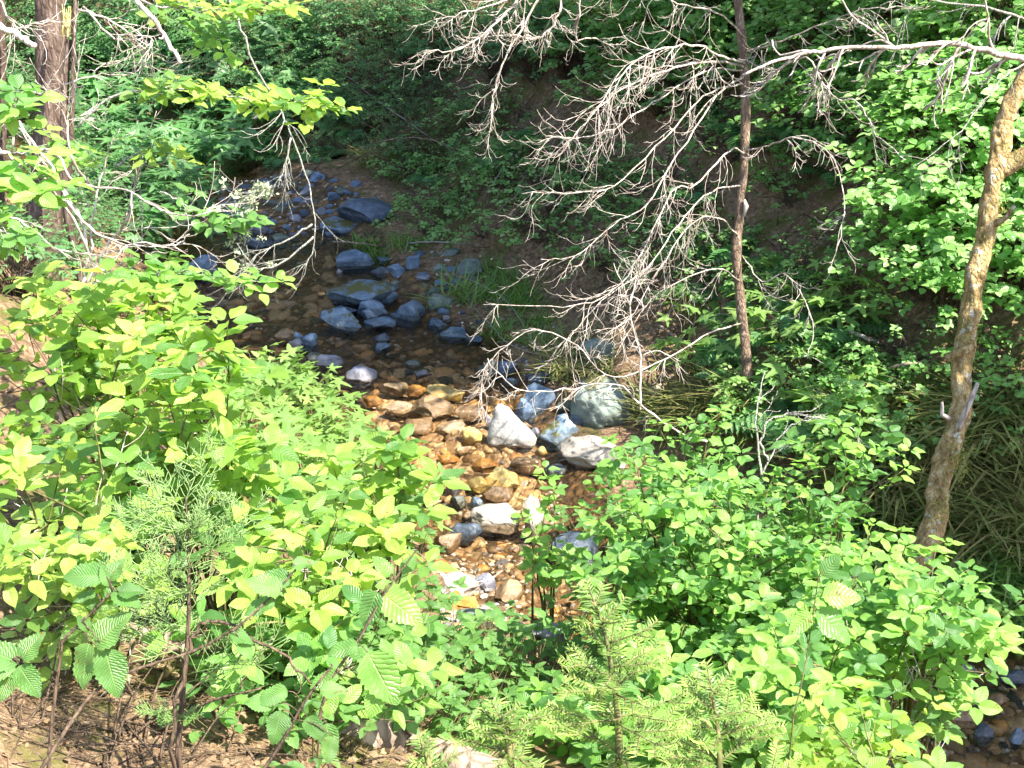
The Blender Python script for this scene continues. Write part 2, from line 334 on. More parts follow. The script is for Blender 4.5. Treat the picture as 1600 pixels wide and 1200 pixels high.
# ------------------------------------------------------------------ naming
LM = [("the white triangular rock", 795, 685), ("the mossy midstream boulders", 580, 485), ("the lichen-hung branch", 470, 330), ("the thick conifer trunk", 75, 250),
      ("the slim bare trunk", 1160, 300), ("the leaning mossy trunk", 1500, 520), ("the feathery cedar seedling", 290, 900), ("the tallest young fir", 960, 1080),
      ("the upstream gravel bar", 470, 300), ("the needle-covered corner", 90, 1130), ("the rounded lavender stone", 566, 605), ("the half-buried log", 620, 1165),
      ("the downstream water", 1540, 1130), ("the tawny hanging grass", 1520, 760), ("the dark upstream pool", 400, 490), ("the smooth grey-green boulder", 940, 625),
      ("the leaf-littered bank", 720, 330), ("the bright flowering-dogwood thicket", 1150, 850), ("the long bare limb", 1380, 70), ("the sunny riffle", 680, 660),
      ("the dark hollow", 800, 130), ("the yellow-green dogwood", 200, 650), ("the dark veined boulder", 895, 870), ("the sunlit bough", 400, 150)]
LM[17] = ("the bright dogwood thicket", 1150, 850)
def where(px, py, skip=''):
    b = None
    for n, x, y in LM:
        if n == skip: continue
        d = math.hypot(px - x, py - y)
        if b is None or d < b[0]: b = (d, n, px - x, py - y)
    d, n, dx, dy = b
    pre = 'just ' if d < 90 else ('' if d < 200 else 'well ')
    if abs(dx) > 2.2 * abs(dy): r = 'right of' if dx > 0 else 'left of'
    elif abs(dy) > 2.2 * abs(dx): r = 'below' if dy > 0 else 'above'
    else: r = ('below' if dy > 0 else 'above') + ' and ' + ('right of' if dx > 0 else 'left of')
    return pre + r + ' ' + n
def tag(o, label=None, cat=None, group=None, kind=None):
    if label: o['label'] = label
    if cat: o['category'] = cat
    if group: o['group'] = group
    if kind: o['kind'] = kind
    return o
def thing(name, label, cat, loc, rz=0, group=None):
    o = bpy.data.objects.new(name, None); COL.objects.link(o); o.location = tuple(loc); o.rotation_euler = (0, 0, rz); o.empty_display_size = .1
    return tag(o, label, cat, group)
def copy_tree(src, loc, rz, sc, label, group):
    r = src.copy(); COL.objects.link(r); r.location = tuple(loc); r.rotation_euler = (rng.gauss(0, .06), rng.gauss(0, .06), rz); r.scale = (sc,) * 3
    r['label'] = label; r['group'] = group
    for ch in list(src.children):
        c = ch.copy(); COL.objects.link(c); c.parent = r
        for g in ch.children:
            d = g.copy(); COL.objects.link(d); d.parent = c
    return r
def inpoly(x, y, poly):
    c = False; n = len(poly)
    for i in range(n):
        x1, y1 = poly[i]; x2, y2 = poly[(i + 1) % n]
        if (y1 > y) != (y2 > y) and x < (x2 - x1) * (y - y1) / (y2 - y1) + x1: c = not c
    return c
def sample(poly, n, mind=0):
    xs = [p[0] for p in poly]; ys = [p[1] for p in poly]; out = []; tries = 0
    while len(out) < n and tries < n * 60:
        tries += 1; x = rng.uniform(min(xs), max(xs)); y = rng.uniform(min(ys), max(ys))
        if inpoly(x, y, poly) and (not mind or all((x - a) ** 2 + (y - b) ** 2 > mind * mind for a, b in out)): out.append((x, y))
    return out

# ------------------------------------------------------------------ ground and water
def axis(a, b, step, far, grow=1.25):
    c = list(np.arange(a, b, step)); s = step; x = c[-1]
    while x < far: s *= grow; x += s; c.append(x)
    s = step; x = c[0]; lo = []
    while x > -far: s *= grow; x -= s; lo.append(x)
    return np.array(lo[::-1] + c)
def ground():
    xs = axis(-7, 7, .055, 90); ys = axis(1.0, 19, .055, 90)
    X, Y = np.meshgrid(xs, ys); z = H(X.ravel(), Y.ravel()); a, sd = creek(X.ravel(), Y.ravel())
    far = np.maximum(0, np.hypot(X.ravel(), Y.ravel() - 8) - 30); z = z + far * .15
    mb = MB(); ny, nx = X.shape; i, j = np.meshgrid(np.arange(ny - 1), np.arange(nx - 1), indexing='ij')
    f = np.stack([i * nx + j, i * nx + j + 1, (i + 1) * nx + j + 1, (i + 1) * nx + j], -1).reshape(-1, 4)
    mb.add(np.stack([X.ravel(), Y.ravel(), z], 1), np.stack([np.clip(a, -2, 6), sd, np.zeros(len(a))], 1), f)
    m, t, o = nm('forest_floor')
    at = N(t, 'ShaderNodeAttribute', attribute_name='luv'); sp = N(t, 'ShaderNodeSeparateXYZ'); t.links.new(at.outputs['Vector'], sp.inputs[0])
    geo = N(t, 'ShaderNodeNewGeometry'); pos = geo.outputs['Position']
    n1 = noise(t, pos, 3.2, 6, .65); n2 = noise(t, pos, 24, 6, .7); n3 = noise(t, pos, 90, 3, .7)
    soil = ramp(t, n2, [(.3, (.06, .038, .02)), (.5, (.20, .125, .068)), (.62, (.36, .235, .14)), (.75, (.50, .36, .24))])
    soil = mixc(t, math_(t, 'MULTIPLY', n3, .5), soil, (.05, .028, .018))
    mk = math_(t, 'MULTIPLY', math_(t, 'SUBTRACT', n1, .50, True), 9, True)
    soil = mixc(t, math_(t, 'MULTIPLY', mk, .8), soil, mixc(t, n3, (.03, .04, .006), (.13, .13, .02)))
    vo = N(t, 'ShaderNodeTexVoronoi'); vo.inputs['Scale'].default_value = 17; t.links.new(pos, vo.inputs['Vector'])
    vs = N(t, 'ShaderNodeSeparateXYZ'); t.links.new(vo.outputs['Color'], vs.inputs[0])
    bed = ramp(t, vs.outputs[0], [(0, (.05, .03, .015)), (.35, (.13, .08, .035)), (.6, (.25, .15, .06)), (.85, (.32, .20, .10)), (1, (.30, .13, .03))])
    bed = mixc(t, math_(t, 'MULTIPLY', vo.outputs['Distance'], 1.1, True), bed, (.03, .018, .01))
    bed = mixc(t, math_(t, 'MULTIPLY', n2, .5), bed, (.10, .065, .03))
    k = math_(t, 'MULTIPLY', math_(t, 'ADD', math_(t, 'SUBTRACT', .10, sp.outputs[0]), math_(t, 'MULTIPLY', math_(t, 'SUBTRACT', n1, .5), .8)), 6, True)
    col = mixc(t, k, soil, bed)
    bp = N(t, 'ShaderNodeBump'); bp.inputs['Strength'].default_value = .9; bp.inputs['Distance'].default_value = .03
    hgt = math_(t, 'SUBTRACT', math_(t, 'ADD', n2, math_(t, 'MULTIPLY', n3, .4)), math_(t, 'MULTIPLY', math_(t, 'MULTIPLY', vo.outputs['Distance'], k), 1.2))
    t.links.new(hgt, bp.inputs['Height'])
    s = N(t, 'ShaderNodeBsdfPrincipled'); s.inputs['Roughness'].default_value = .85; s.inputs['Specular IOR Level'].default_value = .25
    t.links.new(col, s.inputs['Base Color']); t.links.new(bp.outputs[0], s.inputs['Normal']); t.links.new(s.outputs[0], o.inputs[0])
    tag(mb.build('ground', m), kind='structure')
ground()
def water():
    c = CC; T = CT / np.linalg.norm(CT, axis=1)[:, None]; Nn = np.stack([-T[:, 1], T[:, 0]], 1)
    mb = MB(); cols = np.linspace(-1, 1, 9); v = []
    for k in cols: q = c[:, :2] + Nn * (k * (c[:, 2] + .12))[:, None]; v.append(np.column_stack([q, np.zeros(len(q))]))
    v = np.stack(v, 1); n, m_ = v.shape[:2]; v = v.reshape(-1, 3)
    i, j = np.meshgrid(np.arange(n - 1), np.arange(m_ - 1), indexing='ij')
    f = np.stack([i * m_ + j, (i + 1) * m_ + j, (i + 1) * m_ + j + 1, i * m_ + j + 1], -1).reshape(-1, 4)
    mb.add(v, np.zeros_like(v), f)
    m, t, o = nm('creek_water')
    geo = N(t, 'ShaderNodeNewGeometry'); mp = N(t, 'ShaderNodeMapping'); mp.inputs['Scale'].default_value = (1, .6, 1); mp.inputs['Rotation'].default_value = (0, 0, .5); t.links.new(geo.outputs['Position'], mp.inputs[0])
    n1 = noise(t, mp.outputs[0], 9, 4, .6); n2 = noise(t, mp.outputs[0], 40, 2, .5)
    bp = N(t, 'ShaderNodeBump'); bp.inputs['Strength'].default_value = .8; bp.inputs['Distance'].default_value = .05
    t.links.new(math_(t, 'ADD', n1, math_(t, 'MULTIPLY', n2, .18)), bp.inputs['Height'])
    fr = N(t, 'ShaderNodeFresnel'); fr.inputs[0].default_value = 1.33; t.links.new(bp.outputs[0], fr.inputs['Normal'])
    gl = N(t, 'ShaderNodeBsdfGlossy'); gl.inputs['Roughness'].default_value = .06; t.links.new(bp.outputs[0], gl.inputs['Normal'])
    tr = N(t, 'ShaderNodeBsdfTransparent'); tr.inputs[0].default_value = (.93, .88, .78, 1)
    mx = N(t, 'ShaderNodeMixShader'); t.links.new(fr.outputs[0], mx.inputs[0]); t.links.new(tr.outputs[0], mx.inputs[1]); t.links.new(gl.outputs[0], mx.inputs[2])
    t.links.new(mx.outputs[0], o.inputs[0])
    tag(mb.build('water', m), kind='structure')
water()

# ------------------------------------------------------------------ stones
def ico(level):
    bm = bmesh.new(); bmesh.ops.create_icosphere(bm, subdivisions=level, radius=1); bm.verts.ensure_lookup_table()
    v = np.array([x.co[:] for x in bm.verts]); f = np.array([[l.index for l in p.verts] for p in bm.faces]); bm.free()
    return v, np.column_stack([f, f[:, 2]])
ICO = {k: ico(k) for k in (1, 2, 3, 4, 5)}
def rock_shape(level=3, angular=.5, sd=0, planes=None):
    r = np.random.default_rng(sd); v, f = ICO[level]; v = v.copy()
    if planes is None:
        K = 17; nn = r.normal(size=(K, 3)); nn /= np.linalg.norm(nn, axis=1)[:, None]
        planes = [(n, c) for n, c in zip(nn, r.uniform(.90 - .52 * angular, .99 - .12 * angular, K))]
    for n, c in planes:
        n = unit(n); d = v @ n - c; v -= np.maximum(d, 0)[:, None] * n[None]
    v += (.05 + .07 * angular) * np.stack([vnoise(v[:, 0] * 3 + sd, v[:, 1] * 3 + v[:, 2] * 2, 11), vnoise(v[:, 1] * 3, v[:, 2] * 3 + sd, 12), vnoise(v[:, 2] * 3 + sd, v[:, 0] * 3, 13)], 1)
    v += .05 * vnoise(v[:, 0] * 7 + sd, v[:, 1] * 7 + v[:, 2] * 6, 14)[:, None] * v - .07 * (np.abs(vnoise(v[:, 0] * 4 + v[:, 2] * 3, v[:, 1] * 4 + sd, 15)) < .035)[:, None] * v * angular
    v += .03 * vnoise(v[:, 0] * 17 + sd, v[:, 1] * 17 + v[:, 2] * 15, 16)[:, None] * v
    v -= (v.max(0) + v.min(0)) / 2; v /= (v.max(0) - v.min(0)) / 2
    return v, f
def rock(px, py, w, h, mat, label, ang=.5, level=4, sink=.35, name='rock', cat='rock', sd=None, group=None, planes=None, z0=None, rz=None):
    """a stone whose picture box is about w by h pixels (photo pixels), resting at the ray's ground point"""
    g = G(px, py + h * .32) ; t = pix(g)[2]
    a = w / FPX * t / 2
    hh = h / FPX * t / 2
    b = a * rng.uniform(.7, .95)
    vz = max(.5 * a, (2 * hh - .6 * b) / (.9 * (2 - 2 * sink)))
    zc = max(g[2], (-.03 if z0 is None else z0)) + vz * (1 - 2 * sink)
    v, f = rock_shape(level, min(1, ang + .35), rng.randrange(9999) if sd is None else sd, planes)
    yc = g[1] + b * .2
    v = v * np.array([a, b, vz])
    th = rng.uniform(-.4, .4) if rz is None else rz; R = np.array([[math.cos(th), -math.sin(th), 0], [math.sin(th), math.cos(th), 0], [0, 0, 1]]); v = v @ R.T
    mb = MB(); mb.add(v, np.zeros_like(v), f)
    o = mb.build(name, M[mat]); o.location = (g[0], yc, zc); tag(o, label, cat, group)
    return o
R = [ # px py w h material label angular
 (565, 470, 98, 60, 'r_moss', 'largest blue-grey boulder of the midstream pile, moss on its left shoulder', .6),
 (596, 460, 50, 38, 'r_blue', 'plain blue-grey boulder behind the mossy giant, top right of the midstream pile', .5),
 (585, 488, 44, 36, 'r_blue', 'rounded grey boulder leaning on the mossy giant in midstream', .3),
 (633, 490, 60, 44, 'r_moss', 'blue boulder with a mossy cap, rightmost of the midstream pile', .6),
 (537, 515, 74, 32, 'r_moss', 'flat low slab covered in olive moss, lower left of the midstream pile', .8),
 (595, 517, 48, 28, 'r_blue', 'angular tilted blue slab at the front of the midstream pile', .9),
 (541, 498, 36, 18, 'r_blue', 'dark blue stone wedged between mossy giant and mossy slab', .5),
 (578, 500, 28, 24, 'r_blue', 'upright small blue stone between the flat slabs in midstream', .8),
 (597, 545, 28, 20, 'r_dark', 'dark wet stone alone below the midstream pile', .4),
 (598, 563, 26, 18, 'r_blue', 'small stone with a pale tip below the dark wet stone', .6),
 (556, 424, 62, 20, 'r_blue', 'long thin blue stone pointing left above the midstream pile', .9),
 (622, 423, 38, 24, 'r_blue', 'blocky pale blue stone above the midstream pile', .9),
 (645, 410, 24, 26, 'r_blue', 'upright blue stone at the waterline behind the blocky one', .8),
 (593, 428, 30, 20, 'r_dark', 'dark blue stone between the long stone and the blocky stone', .7),
 (600, 408, 26, 14, 'r_blue', 'small blue stone under the shaded grass tuft', .5),
 (661, 434, 22, 10, 'r_lav', 'thin pale blue chip right of the blocky stone', .7),
 (618, 448, 14, 20, 'r_gg', 'small upright greenish stone behind the midstream pile', .6),
 (531, 438, 12, 12, 'r_lav', 'tiny bright pale pebble in the dark upstream pool', .2),
 (604, 440, 18, 12, 'r_brown', 'small brown stone behind the midstream pile', .4),
 (690, 474, 36, 32, 'r_gg', 'greenish stone at the foot of the shaded grass bank', .5),
 (731, 416, 46, 30, 'r_gg', 'olive-grey block on the far waterline below the leaf litter', .7),
 (705, 394, 30, 14, 'r_gg', 'flat olive stone above the olive-grey block', .5),
 (687, 420, 20, 22, 'r_gg', 'mossy knob left of the olive-grey block', .4),
 (710, 527, 44, 26, 'r_blue', 'flat blue stone at the far edge below the shaded grass', .6),
 (684, 510, 30, 20, 'r_blue', 'dim blue stone half hidden by dead stems at far edge', .5),
 (742, 534, 30, 18, 'r_blue', 'small grey stone right of the flat blue one at far edge', .6),
 (697, 496, 12, 10, 'r_lav', 'small pale pebble above the flat blue stone', .4),
 (462, 562, 24, 28, 'r_lav', 'upright pale stone beside the leaves on the near waterline', .8),
 (484, 553, 26, 28, 'r_blue', 'pointed blue stone beside the upright pale one', .8),
 (470, 548, 20, 24, 'r_blue', 'narrow blue stone behind the upright pale one', .8),
 (447, 540, 40, 20, 'r_tan', 'flat rusty mossy stone at the near edge of the pool', .5),
 (518, 580, 44, 26, 'r_lav', 'rounded grey stone above and left of the lavender stone', .2),
 (495, 578, 30, 20, 'r_gg', 'low grey stone touching the leaves at the near waterline', .3),
 (566, 605, 52, 30, 'r_lav', 'rounded pale lavender stone at the shade line of the creek', .15),
 (646, 588, 26, 16, 'r_gg', 'small olive-white stone in the shaded riffle', .6),
 (661, 603, 28, 17, 'r_lav', 'small pale stone with white top in the shaded riffle', .7),
 (640, 600, 16, 10, 'r_dark', 'dark chip left of the pale riffle stone', .5),
 (820, 657, 36, 38, 'r_blue', 'blue stone touching the right side of the white triangular rock', .3),
 (843, 625, 50, 54, 'r_blue', 'tall smooth blue-green boulder behind the white triangular rock', .35),
 (942, 625, 108, 84, 'r_gg', 'big smooth grey-green boulder behind the hanging bare twigs', .0),
 (885, 637, 32, 26, 'r_gg', 'small green-grey stone between the two smooth boulders', .4),
 (904, 655, 30, 22, 'r_dark', 'dark blue oval stone under the big smooth boulder', .2),
 (880, 656, 22, 20, 'r_blue', 'small rounded blue stone left of the dark oval one', .2),
 (875, 682, 64, 48, 'r_moss', 'mossy broken boulder with sunlit edge right of the blue stones', .8),
 (928, 706, 106, 50, 'r_white', 'long pale speckled boulder at the foot of the green thicket', .6),
 (837, 692, 18, 18, 'r_lav', 'small white and blue pebble right of the white triangular rock', .4),
 (825, 676, 20, 16, 'r_brown', 'small red-brown stone wedged right of the white triangular rock', .4),
 (846, 721, 21, 17, 'r_yel', 'small rounded yellow stone below the white triangular rock', .15),
 (866, 752, 38, 22, 'r_dark', 'smooth dark grey stone at the tip of the green thicket', .2),
 (822, 736, 54, 26, 'r_brown', 'flat brown wet slab below the white triangular rock', .7),
 (740, 694, 36, 30, 'r_yel', 'tan cracked stone left of the white triangular rock', .6),
 (765, 672, 14, 20, 'r_lav', 'small grey pebble against the left side of white triangular rock', .5),
 (696, 629, 58, 24, 'r_yel', 'bright sandy slab at the top of the sunny riffle', .7),
 (742, 626, 34, 18, 'r_tan', 'tan slab right of the bright sandy slab', .6),
 (652, 624, 32, 15, 'r_orange', 'thin orange slab left of the bright sandy slab', .7),
 (620, 622, 40, 20, 'r_tan', 'tan flat stone at the upper left of the sunny riffle', .6),
 (585, 640, 36, 18, 'r_orange', 'orange flat stone beside the leaves in sunny riffle', .6),
 (672, 650, 78, 30, 'r_brown', 'widest flat brown slab under the water of the sunny riffle', .7),
 (735, 655, 52, 26, 'r_brown', 'brown slab left of the white triangular rock', .6),
 (625, 655, 44, 24, 'r_tan', 'tan slab under the shallow sunny water', .6),
 (705, 676, 44, 24, 'r_tan', 'cracked tan slab in the middle of the sunny riffle', .7),
 (655, 678, 46, 22, 'r_brown', 'brown slab near the leaves in the middle of the riffle', .6),
 (702, 721, 32, 18, 'r_orange', 'bright rusty orange stone in the sunny riffle', .3),
 (725, 712, 28, 14, 'r_tan', 'tan pebble right of the rusty orange stone', .4),
 (760, 738, 40, 22, 'r_orange', 'orange lump in the lower sunny riffle', .5),
 (785, 760, 60, 30, 'r_yel', 'broad yellow gravelly slab in the lower riffle', .5),
 (745, 766, 46, 26, 'r_yel', 'golden stone below the rusty orange one', .5),
 (710, 768, 28, 26, 'r_lav', 'rounded grey stone at left edge of the lower riffle', .3),
 (715, 790, 28, 20, 'r_gg', 'dark-sided stone below the rounded grey one', .5),
 (745, 796, 24, 18, 'r_blue', 'small blue-white stone in the lower riffle', .5),
 (780, 790, 50, 18, 'r_brown', 'brown slab across the lower riffle', .6),
 (765, 588, 46, 32, 'r_gg', 'grey-green stone behind the curled twig tips', .4),
 (790, 580, 36, 26, 'r_blue', 'blue-grey stone right of the grey-green one behind twigs', .5),
 (800, 598, 26, 14, 'r_blue', 'flat bright blue stone behind the curled twig tips', .5),
 (838, 590, 40, 22, 'r_dark', 'dim stone behind the bare twigs at far waterline', .4),
 (1030, 612, 48, 24, 'r_tan', 'flat tan stone on the bank right of the big smooth boulder', .8),
 (1020, 645, 60, 34, 'r_moss', 'mossy stone below the flat tan stone', .5),
 (935, 552, 60, 50, 'r_gg', 'dim greenish boulder behind the twigs above the smooth boulder', .5),
 (772, 832, 76, 26, 'r_white', 'long cream slab below the lower riffle', .5),
 (838, 832, 40, 62, 'r_white', 'tall white rock between sprigs of the green thicket', .7),
 (897, 872, 84, 56, 'r_dark', 'dark blue boulder with pale veins beside the thicket', .5),
 (730, 846, 46, 32, 'r_dark', 'dark grey wedge below the lower riffle', .8),
 (700, 852, 44, 34, 'r_brown', 'brownish pink stone left of the dark grey wedge', .6),
 (716, 912, 72, 34, 'r_white', 'pale rough rock above the orange soil', .8),
 (758, 910, 34, 34, 'r_lav', 'pinkish rounded stone right of the pale rough rock', .3),
 (715, 942, 62, 28, 'r_orange', 'orange earthy rock below the pale rough rock', .5),
 (745, 962, 64, 28, 'r_gg', 'grey-brown rock at the foot of the orange earth', .5),
 (795, 925, 46, 36, 'r_brown', 'brown split rock in the shade of the thicket', .8),
 (856, 991, 54, 40, 'r_lav', 'square lavender grey rock among the bramble leaves', .6),
 (808, 982, 36, 16, 'r_lav', 'low lilac stone left of the square lavender rock', .4),
 (570, 326, 92, 40, 'r_dark', 'large dark blue-green boulder on the far side of the upstream gravel', .3),
 (530, 352, 60, 30, 'r_moss', 'moss-covered hump left of the large dark upstream boulder', .3),
 (495, 275, 26, 16, 'r_blue', 'bright blue stone at the top of the upstream gravel', .4),
 (320, 428, 56, 44, 'r_blue', 'jagged blue rock left of the dark pool', 1.0),
 (300, 440, 40, 34, 'r_blue', 'second jagged rock partly hidden by leaves left of the pool', 1.0),
 (385, 355, 44, 20, 'r_lav', 'flat pale stone behind the lichen twigs', .6),
 (440, 375, 30, 16, 'r_gg', 'low grey stone at the near edge of upstream gravel', .5),
 (408, 385, 50, 24, 'r_dark', 'dark boulder below the flat pale stone', .4),
 (365, 325, 60, 34, 'r_gg', 'grey boulder at the left end of the upstream gravel', .4),
 (1425, 1112, 26, 24, 'r_dark', 'dark blue wet stone nearest the thicket in the downstream water', .5),
 (1532, 1172, 34, 30, 'r_dark', 'dark blue wet stone at the bottom edge of the downstream water', .5),
 (1578, 1085, 44, 30, 'r_dark', 'blue-black stone at the right edge of the downstream water', .4),
 (1475, 1105, 24, 14, 'r_dark', 'small blue-black pebble in the downstream water', .4),
 (1500, 1065, 40, 22, 'r_gg', 'grey-green stone at the head of the downstream water', .4),
 (1585, 1180, 30, 30, 'r_blue', 'blue stone in the bottom right corner', .6),
 (1550, 1120, 50, 24, 'r_brown', 'brown flat stone in the downstream water', .5),
 (1500, 1150, 60, 26, 'r_brown', 'wide brown bed stone in the downstream water', .5),
 (1440, 770, 70, 44, 'r_gg', 'buried olive rock in the bank behind the leaning trunk', .6),
 (1345, 925, 50, 36, 'r_moss', 'mossy rock under the thicket left of the leaning trunk', .4),
]
for (px, py, w, h, mt, lb, an) in R: rock(px, py, w * (1.1 if 450 < py < 530 else 1.0), h, mt, lb, an, level=5 if w > 70 else 4)
# the white triangular rock: a leaning three-cornered block
def white_rock():
    pts = [(-.78, -.42, -.55), (.95, -.38, -.55), (.80, .6, -.55), (-.6, .7, -.55), (-.50, .05, 1.05), (-.30, .20, 1.0), (1.0, -.1, -.12), (-.82, -.30, -.1), (.35, -.52, -.3), (-.62, -.12, .45)]
    bm = bmesh.new()
    for p in pts: bm.verts.new(p)
    r = bmesh.ops.convex_hull(bm, input=bm.verts)
    bmesh.ops.delete(bm, geom=[g for g in r['geom_interior'] if isinstance(g, bmesh.types.BMVert)], context='VERTS')
    bmesh.ops.bevel(bm, geom=list(bm.edges), offset=.06, segments=2, affect='EDGES')
    bmesh.ops.triangulate(bm, faces=bm.faces); bmesh.ops.subdivide_edges(bm, edges=[e for e in bm.edges if e.calc_length() > .12], cuts=3, use_grid_fill=True)
    bmesh.ops.triangulate(bm, faces=bm.faces)
    g = G(797, 700); t = pix(g)[2]; sc = 74 / FPX * t / 1.75
    for v in bm.verts:
        c = np.array(v.co[:]); d = .10 * float(vnoise(c[0] * 3 + 5, c[1] * 3 + c[2] * 4, 21)) + .05 * float(vnoise(c[0] * 8, c[1] * 8 + c[2] * 9, 22))
        v.co = (v.co + v.normal * d) * sc
    me = bpy.data.meshes.new('rock'); bm.to_mesh(me); bm.free()
    for p in me.polygons: p.use_smooth = True
    me.materials.append(M['r_chalk']); o = bpy.data.objects.new('rock', me); COL.objects.link(o); o.location = (g[0] , g[1], max(0, g[2]) + .40 * sc); o.rotation_euler = (0, 0, -.15)
    tag(o, 'bright white triangular rock standing in the sunny creek', 'rock')
white_rock()
# individual loose cobbles: eight shapes, copied
COB = {}
def cobble(px, py, w, mat, label, group, flat=.6, sink=.35):
    g = G(px, py); t = pix(g)[2]; a = w / FPX * t / 2
    k = (mat, rng.randrange(6))
    if k not in COB:
        v, f = rock_shape(3, .45 + .11 * k[1], 50 + k[1]); mb = MB(); mb.add(v, np.zeros_like(v), f); o = mb.build('cobble', M[mat]); COB[k] = o
    else: o = COB[k].copy(); COL.objects.link(o)
    fz = flat * rng.uniform(.7, 1.1)
    o.location = (g[0], g[1], g[2] + a * fz * (1 - 2 * sink)); o.scale = (a, a * rng.uniform(.65, .95), a * fz); o.rotation_euler = (rng.uniform(-.2, .2), rng.uniform(-.2, .2), rng.uniform(0, 6.28))
    vx, vy, _ = pix(o.location); cw = {'r_blue': 'blue-grey', 'r_lav': 'pale grey', 'r_gg': 'grey-green', 'r_dark': 'dark', 'r_brown': 'brown', 'r_tan': 'tan', 'r_orange': 'orange', 'r_yel': 'yellowish', 'r_white': 'whitish'}[mat]
    tag(o, ('tiny ' if w < 14 else 'small ' if w < 24 else 'medium ') + cw + ' ' + label + ' ' + where(vx, vy), 'stone', group)
for x, y in sample([(340, 300), (470, 268), (560, 290), (600, 330), (520, 370), (500, 395), (350, 400)], 120, 9):
    cobble(x, y, rng.uniform(11, 26), rng.choice(['r_blue', 'r_blue', 'r_lav', 'r_gg', 'r_dark']), 'rounded cobble', 'cobbles of the upstream gravel bar')
for x, y in sample([(560, 612), (760, 612), (800, 730), (860, 760), (820, 800), (700, 800), (680, 740), (600, 690)], 130, 10):
    cobble(x, y, rng.uniform(12, 34), rng.choice(['r_brown', 'r_brown', 'r_tan', 'r_tan', 'r_orange', 'r_yel']), 'bed stone', 'bed stones of the sunny riffle', .26, .42)
for x, y in sample([(300, 470), (500, 400), (520, 520), (640, 540), (740, 560), (760, 600), (600, 605), (480, 540), (380, 520)], 38, 18):
    cobble(x, y, rng.uniform(16, 46), rng.choice(['r_brown', 'r_brown', 'r_dark', 'r_gg']), 'shaded underwater stone', 'bed stones of the shaded pool', .35, .5)
for x, y in sample([(640, 390), (740, 440), (760, 540), (860, 600), (840, 560), (700, 520), (660, 450)], 22, 12):
    cobble(x, y, rng.uniform(10, 24), rng.choice(['r_blue', 'r_gg', 'r_dark', 'r_brown']), 'waterline stone', 'stones along the far waterline')
for x, y in sample([(680, 810), (860, 800), (930, 900), (880, 980), (700, 980), (670, 900)], 36, 13):
    cobble(x, y, rng.uniform(10, 30), rng.choice(['r_white', 'r_tan', 'r_brown', 'r_lav', 'r_orange']), 'angular stone', 'stones below the lower riffle', .5)
for x, y in sample([(1400, 1050), (1600, 1060), (1600, 1200), (1400, 1200), (1360, 1100)], 34, 14):
    cobble(x, y, rng.uniform(14, 40), rng.choice(['r_dark', 'r_dark', 'r_brown', 'r_brown', 'r_gg']), 'wet stone', 'stones of the downstream water', .5)
def bed_slabs():
    mb = MB(); sh = [rock_shape(2, .8, 300 + i) for i in range(6)]
    for poly, n, a0, a1 in (([(540, 608), (770, 600), (830, 700), (850, 770), (760, 810), (690, 780), (600, 690)], 640, .025, .08), ([(280, 440), (520, 400), (540, 540), (760, 560), (760, 606), (540, 606), (400, 540)], 200, .04, .10), ([(660, 800), (860, 790), (900, 960), (690, 990)], 160, .02, .06), ([(1360, 1030), (1640, 1030), (1640, 1230), (1360, 1230)], 160, .03, .08)):
        for x, y in sample(poly, n):
            g = G(x, y); s_ = rng.uniform(a0, a1); v, f = sh[rng.randrange(6)]; th = rng.random() * 6.28; c, q = math.cos(th), math.sin(th)
            vv = (v * np.array([s_, s_ * rng.uniform(.5, .9), s_ * .45])) @ np.array([[c, q, 0], [-q, c, 0], [0, 0, 1]]); vv[:, 2] += vv[:, 0] * rng.uniform(-.15, .15); mb.add(vv + g + [0, 0, .008], np.full_like(vv, rng.random()), f)
    m, t, o = nm('bed_slabs'); at = N(t, 'ShaderNodeAttribute', attribute_name='luv'); sp = N(t, 'ShaderNodeSeparateXYZ'); t.links.new(at.outputs['Vector'], sp.inputs[0]); geo = N(t, 'ShaderNodeNewGeometry')
    c = ramp(t, sp.outputs[2], [(0, (.10, .06, .03)), (.3, (.24, .145, .07)), (.55, (.36, .24, .12)), (.8, (.44, .33, .19)), (.93, (.46, .22, .06)), (1, (.30, .28, .24))])
    nz = noise(t, geo.outputs['Position'], 45, 6, .7); c = mixc(t, math_(t, 'MULTIPLY', math_(t, 'SUBTRACT', nz, .35, True), 2.2, True), c, (.09, .055, .022))
    bp = N(t, 'ShaderNodeBump'); bp.inputs['Strength'].default_value = .6; bp.inputs['Distance'].default_value = .01; t.links.new(nz, bp.inputs['Height'])
    s_ = N(t, 'ShaderNodeBsdfPrincipled'); s_.inputs['Roughness'].default_value = .5; t.links.new(bp.outputs[0], s_.inputs['Normal']); t.links.new(c, s_.inputs['Base Color']); t.links.new(s_.outputs[0], o.inputs[0])
    tag(mb.build('creek_bed_rubble', m), 'packed flat angular brown rubble covering the creek bed', 'rubble', kind='stuff')
bed_slabs()
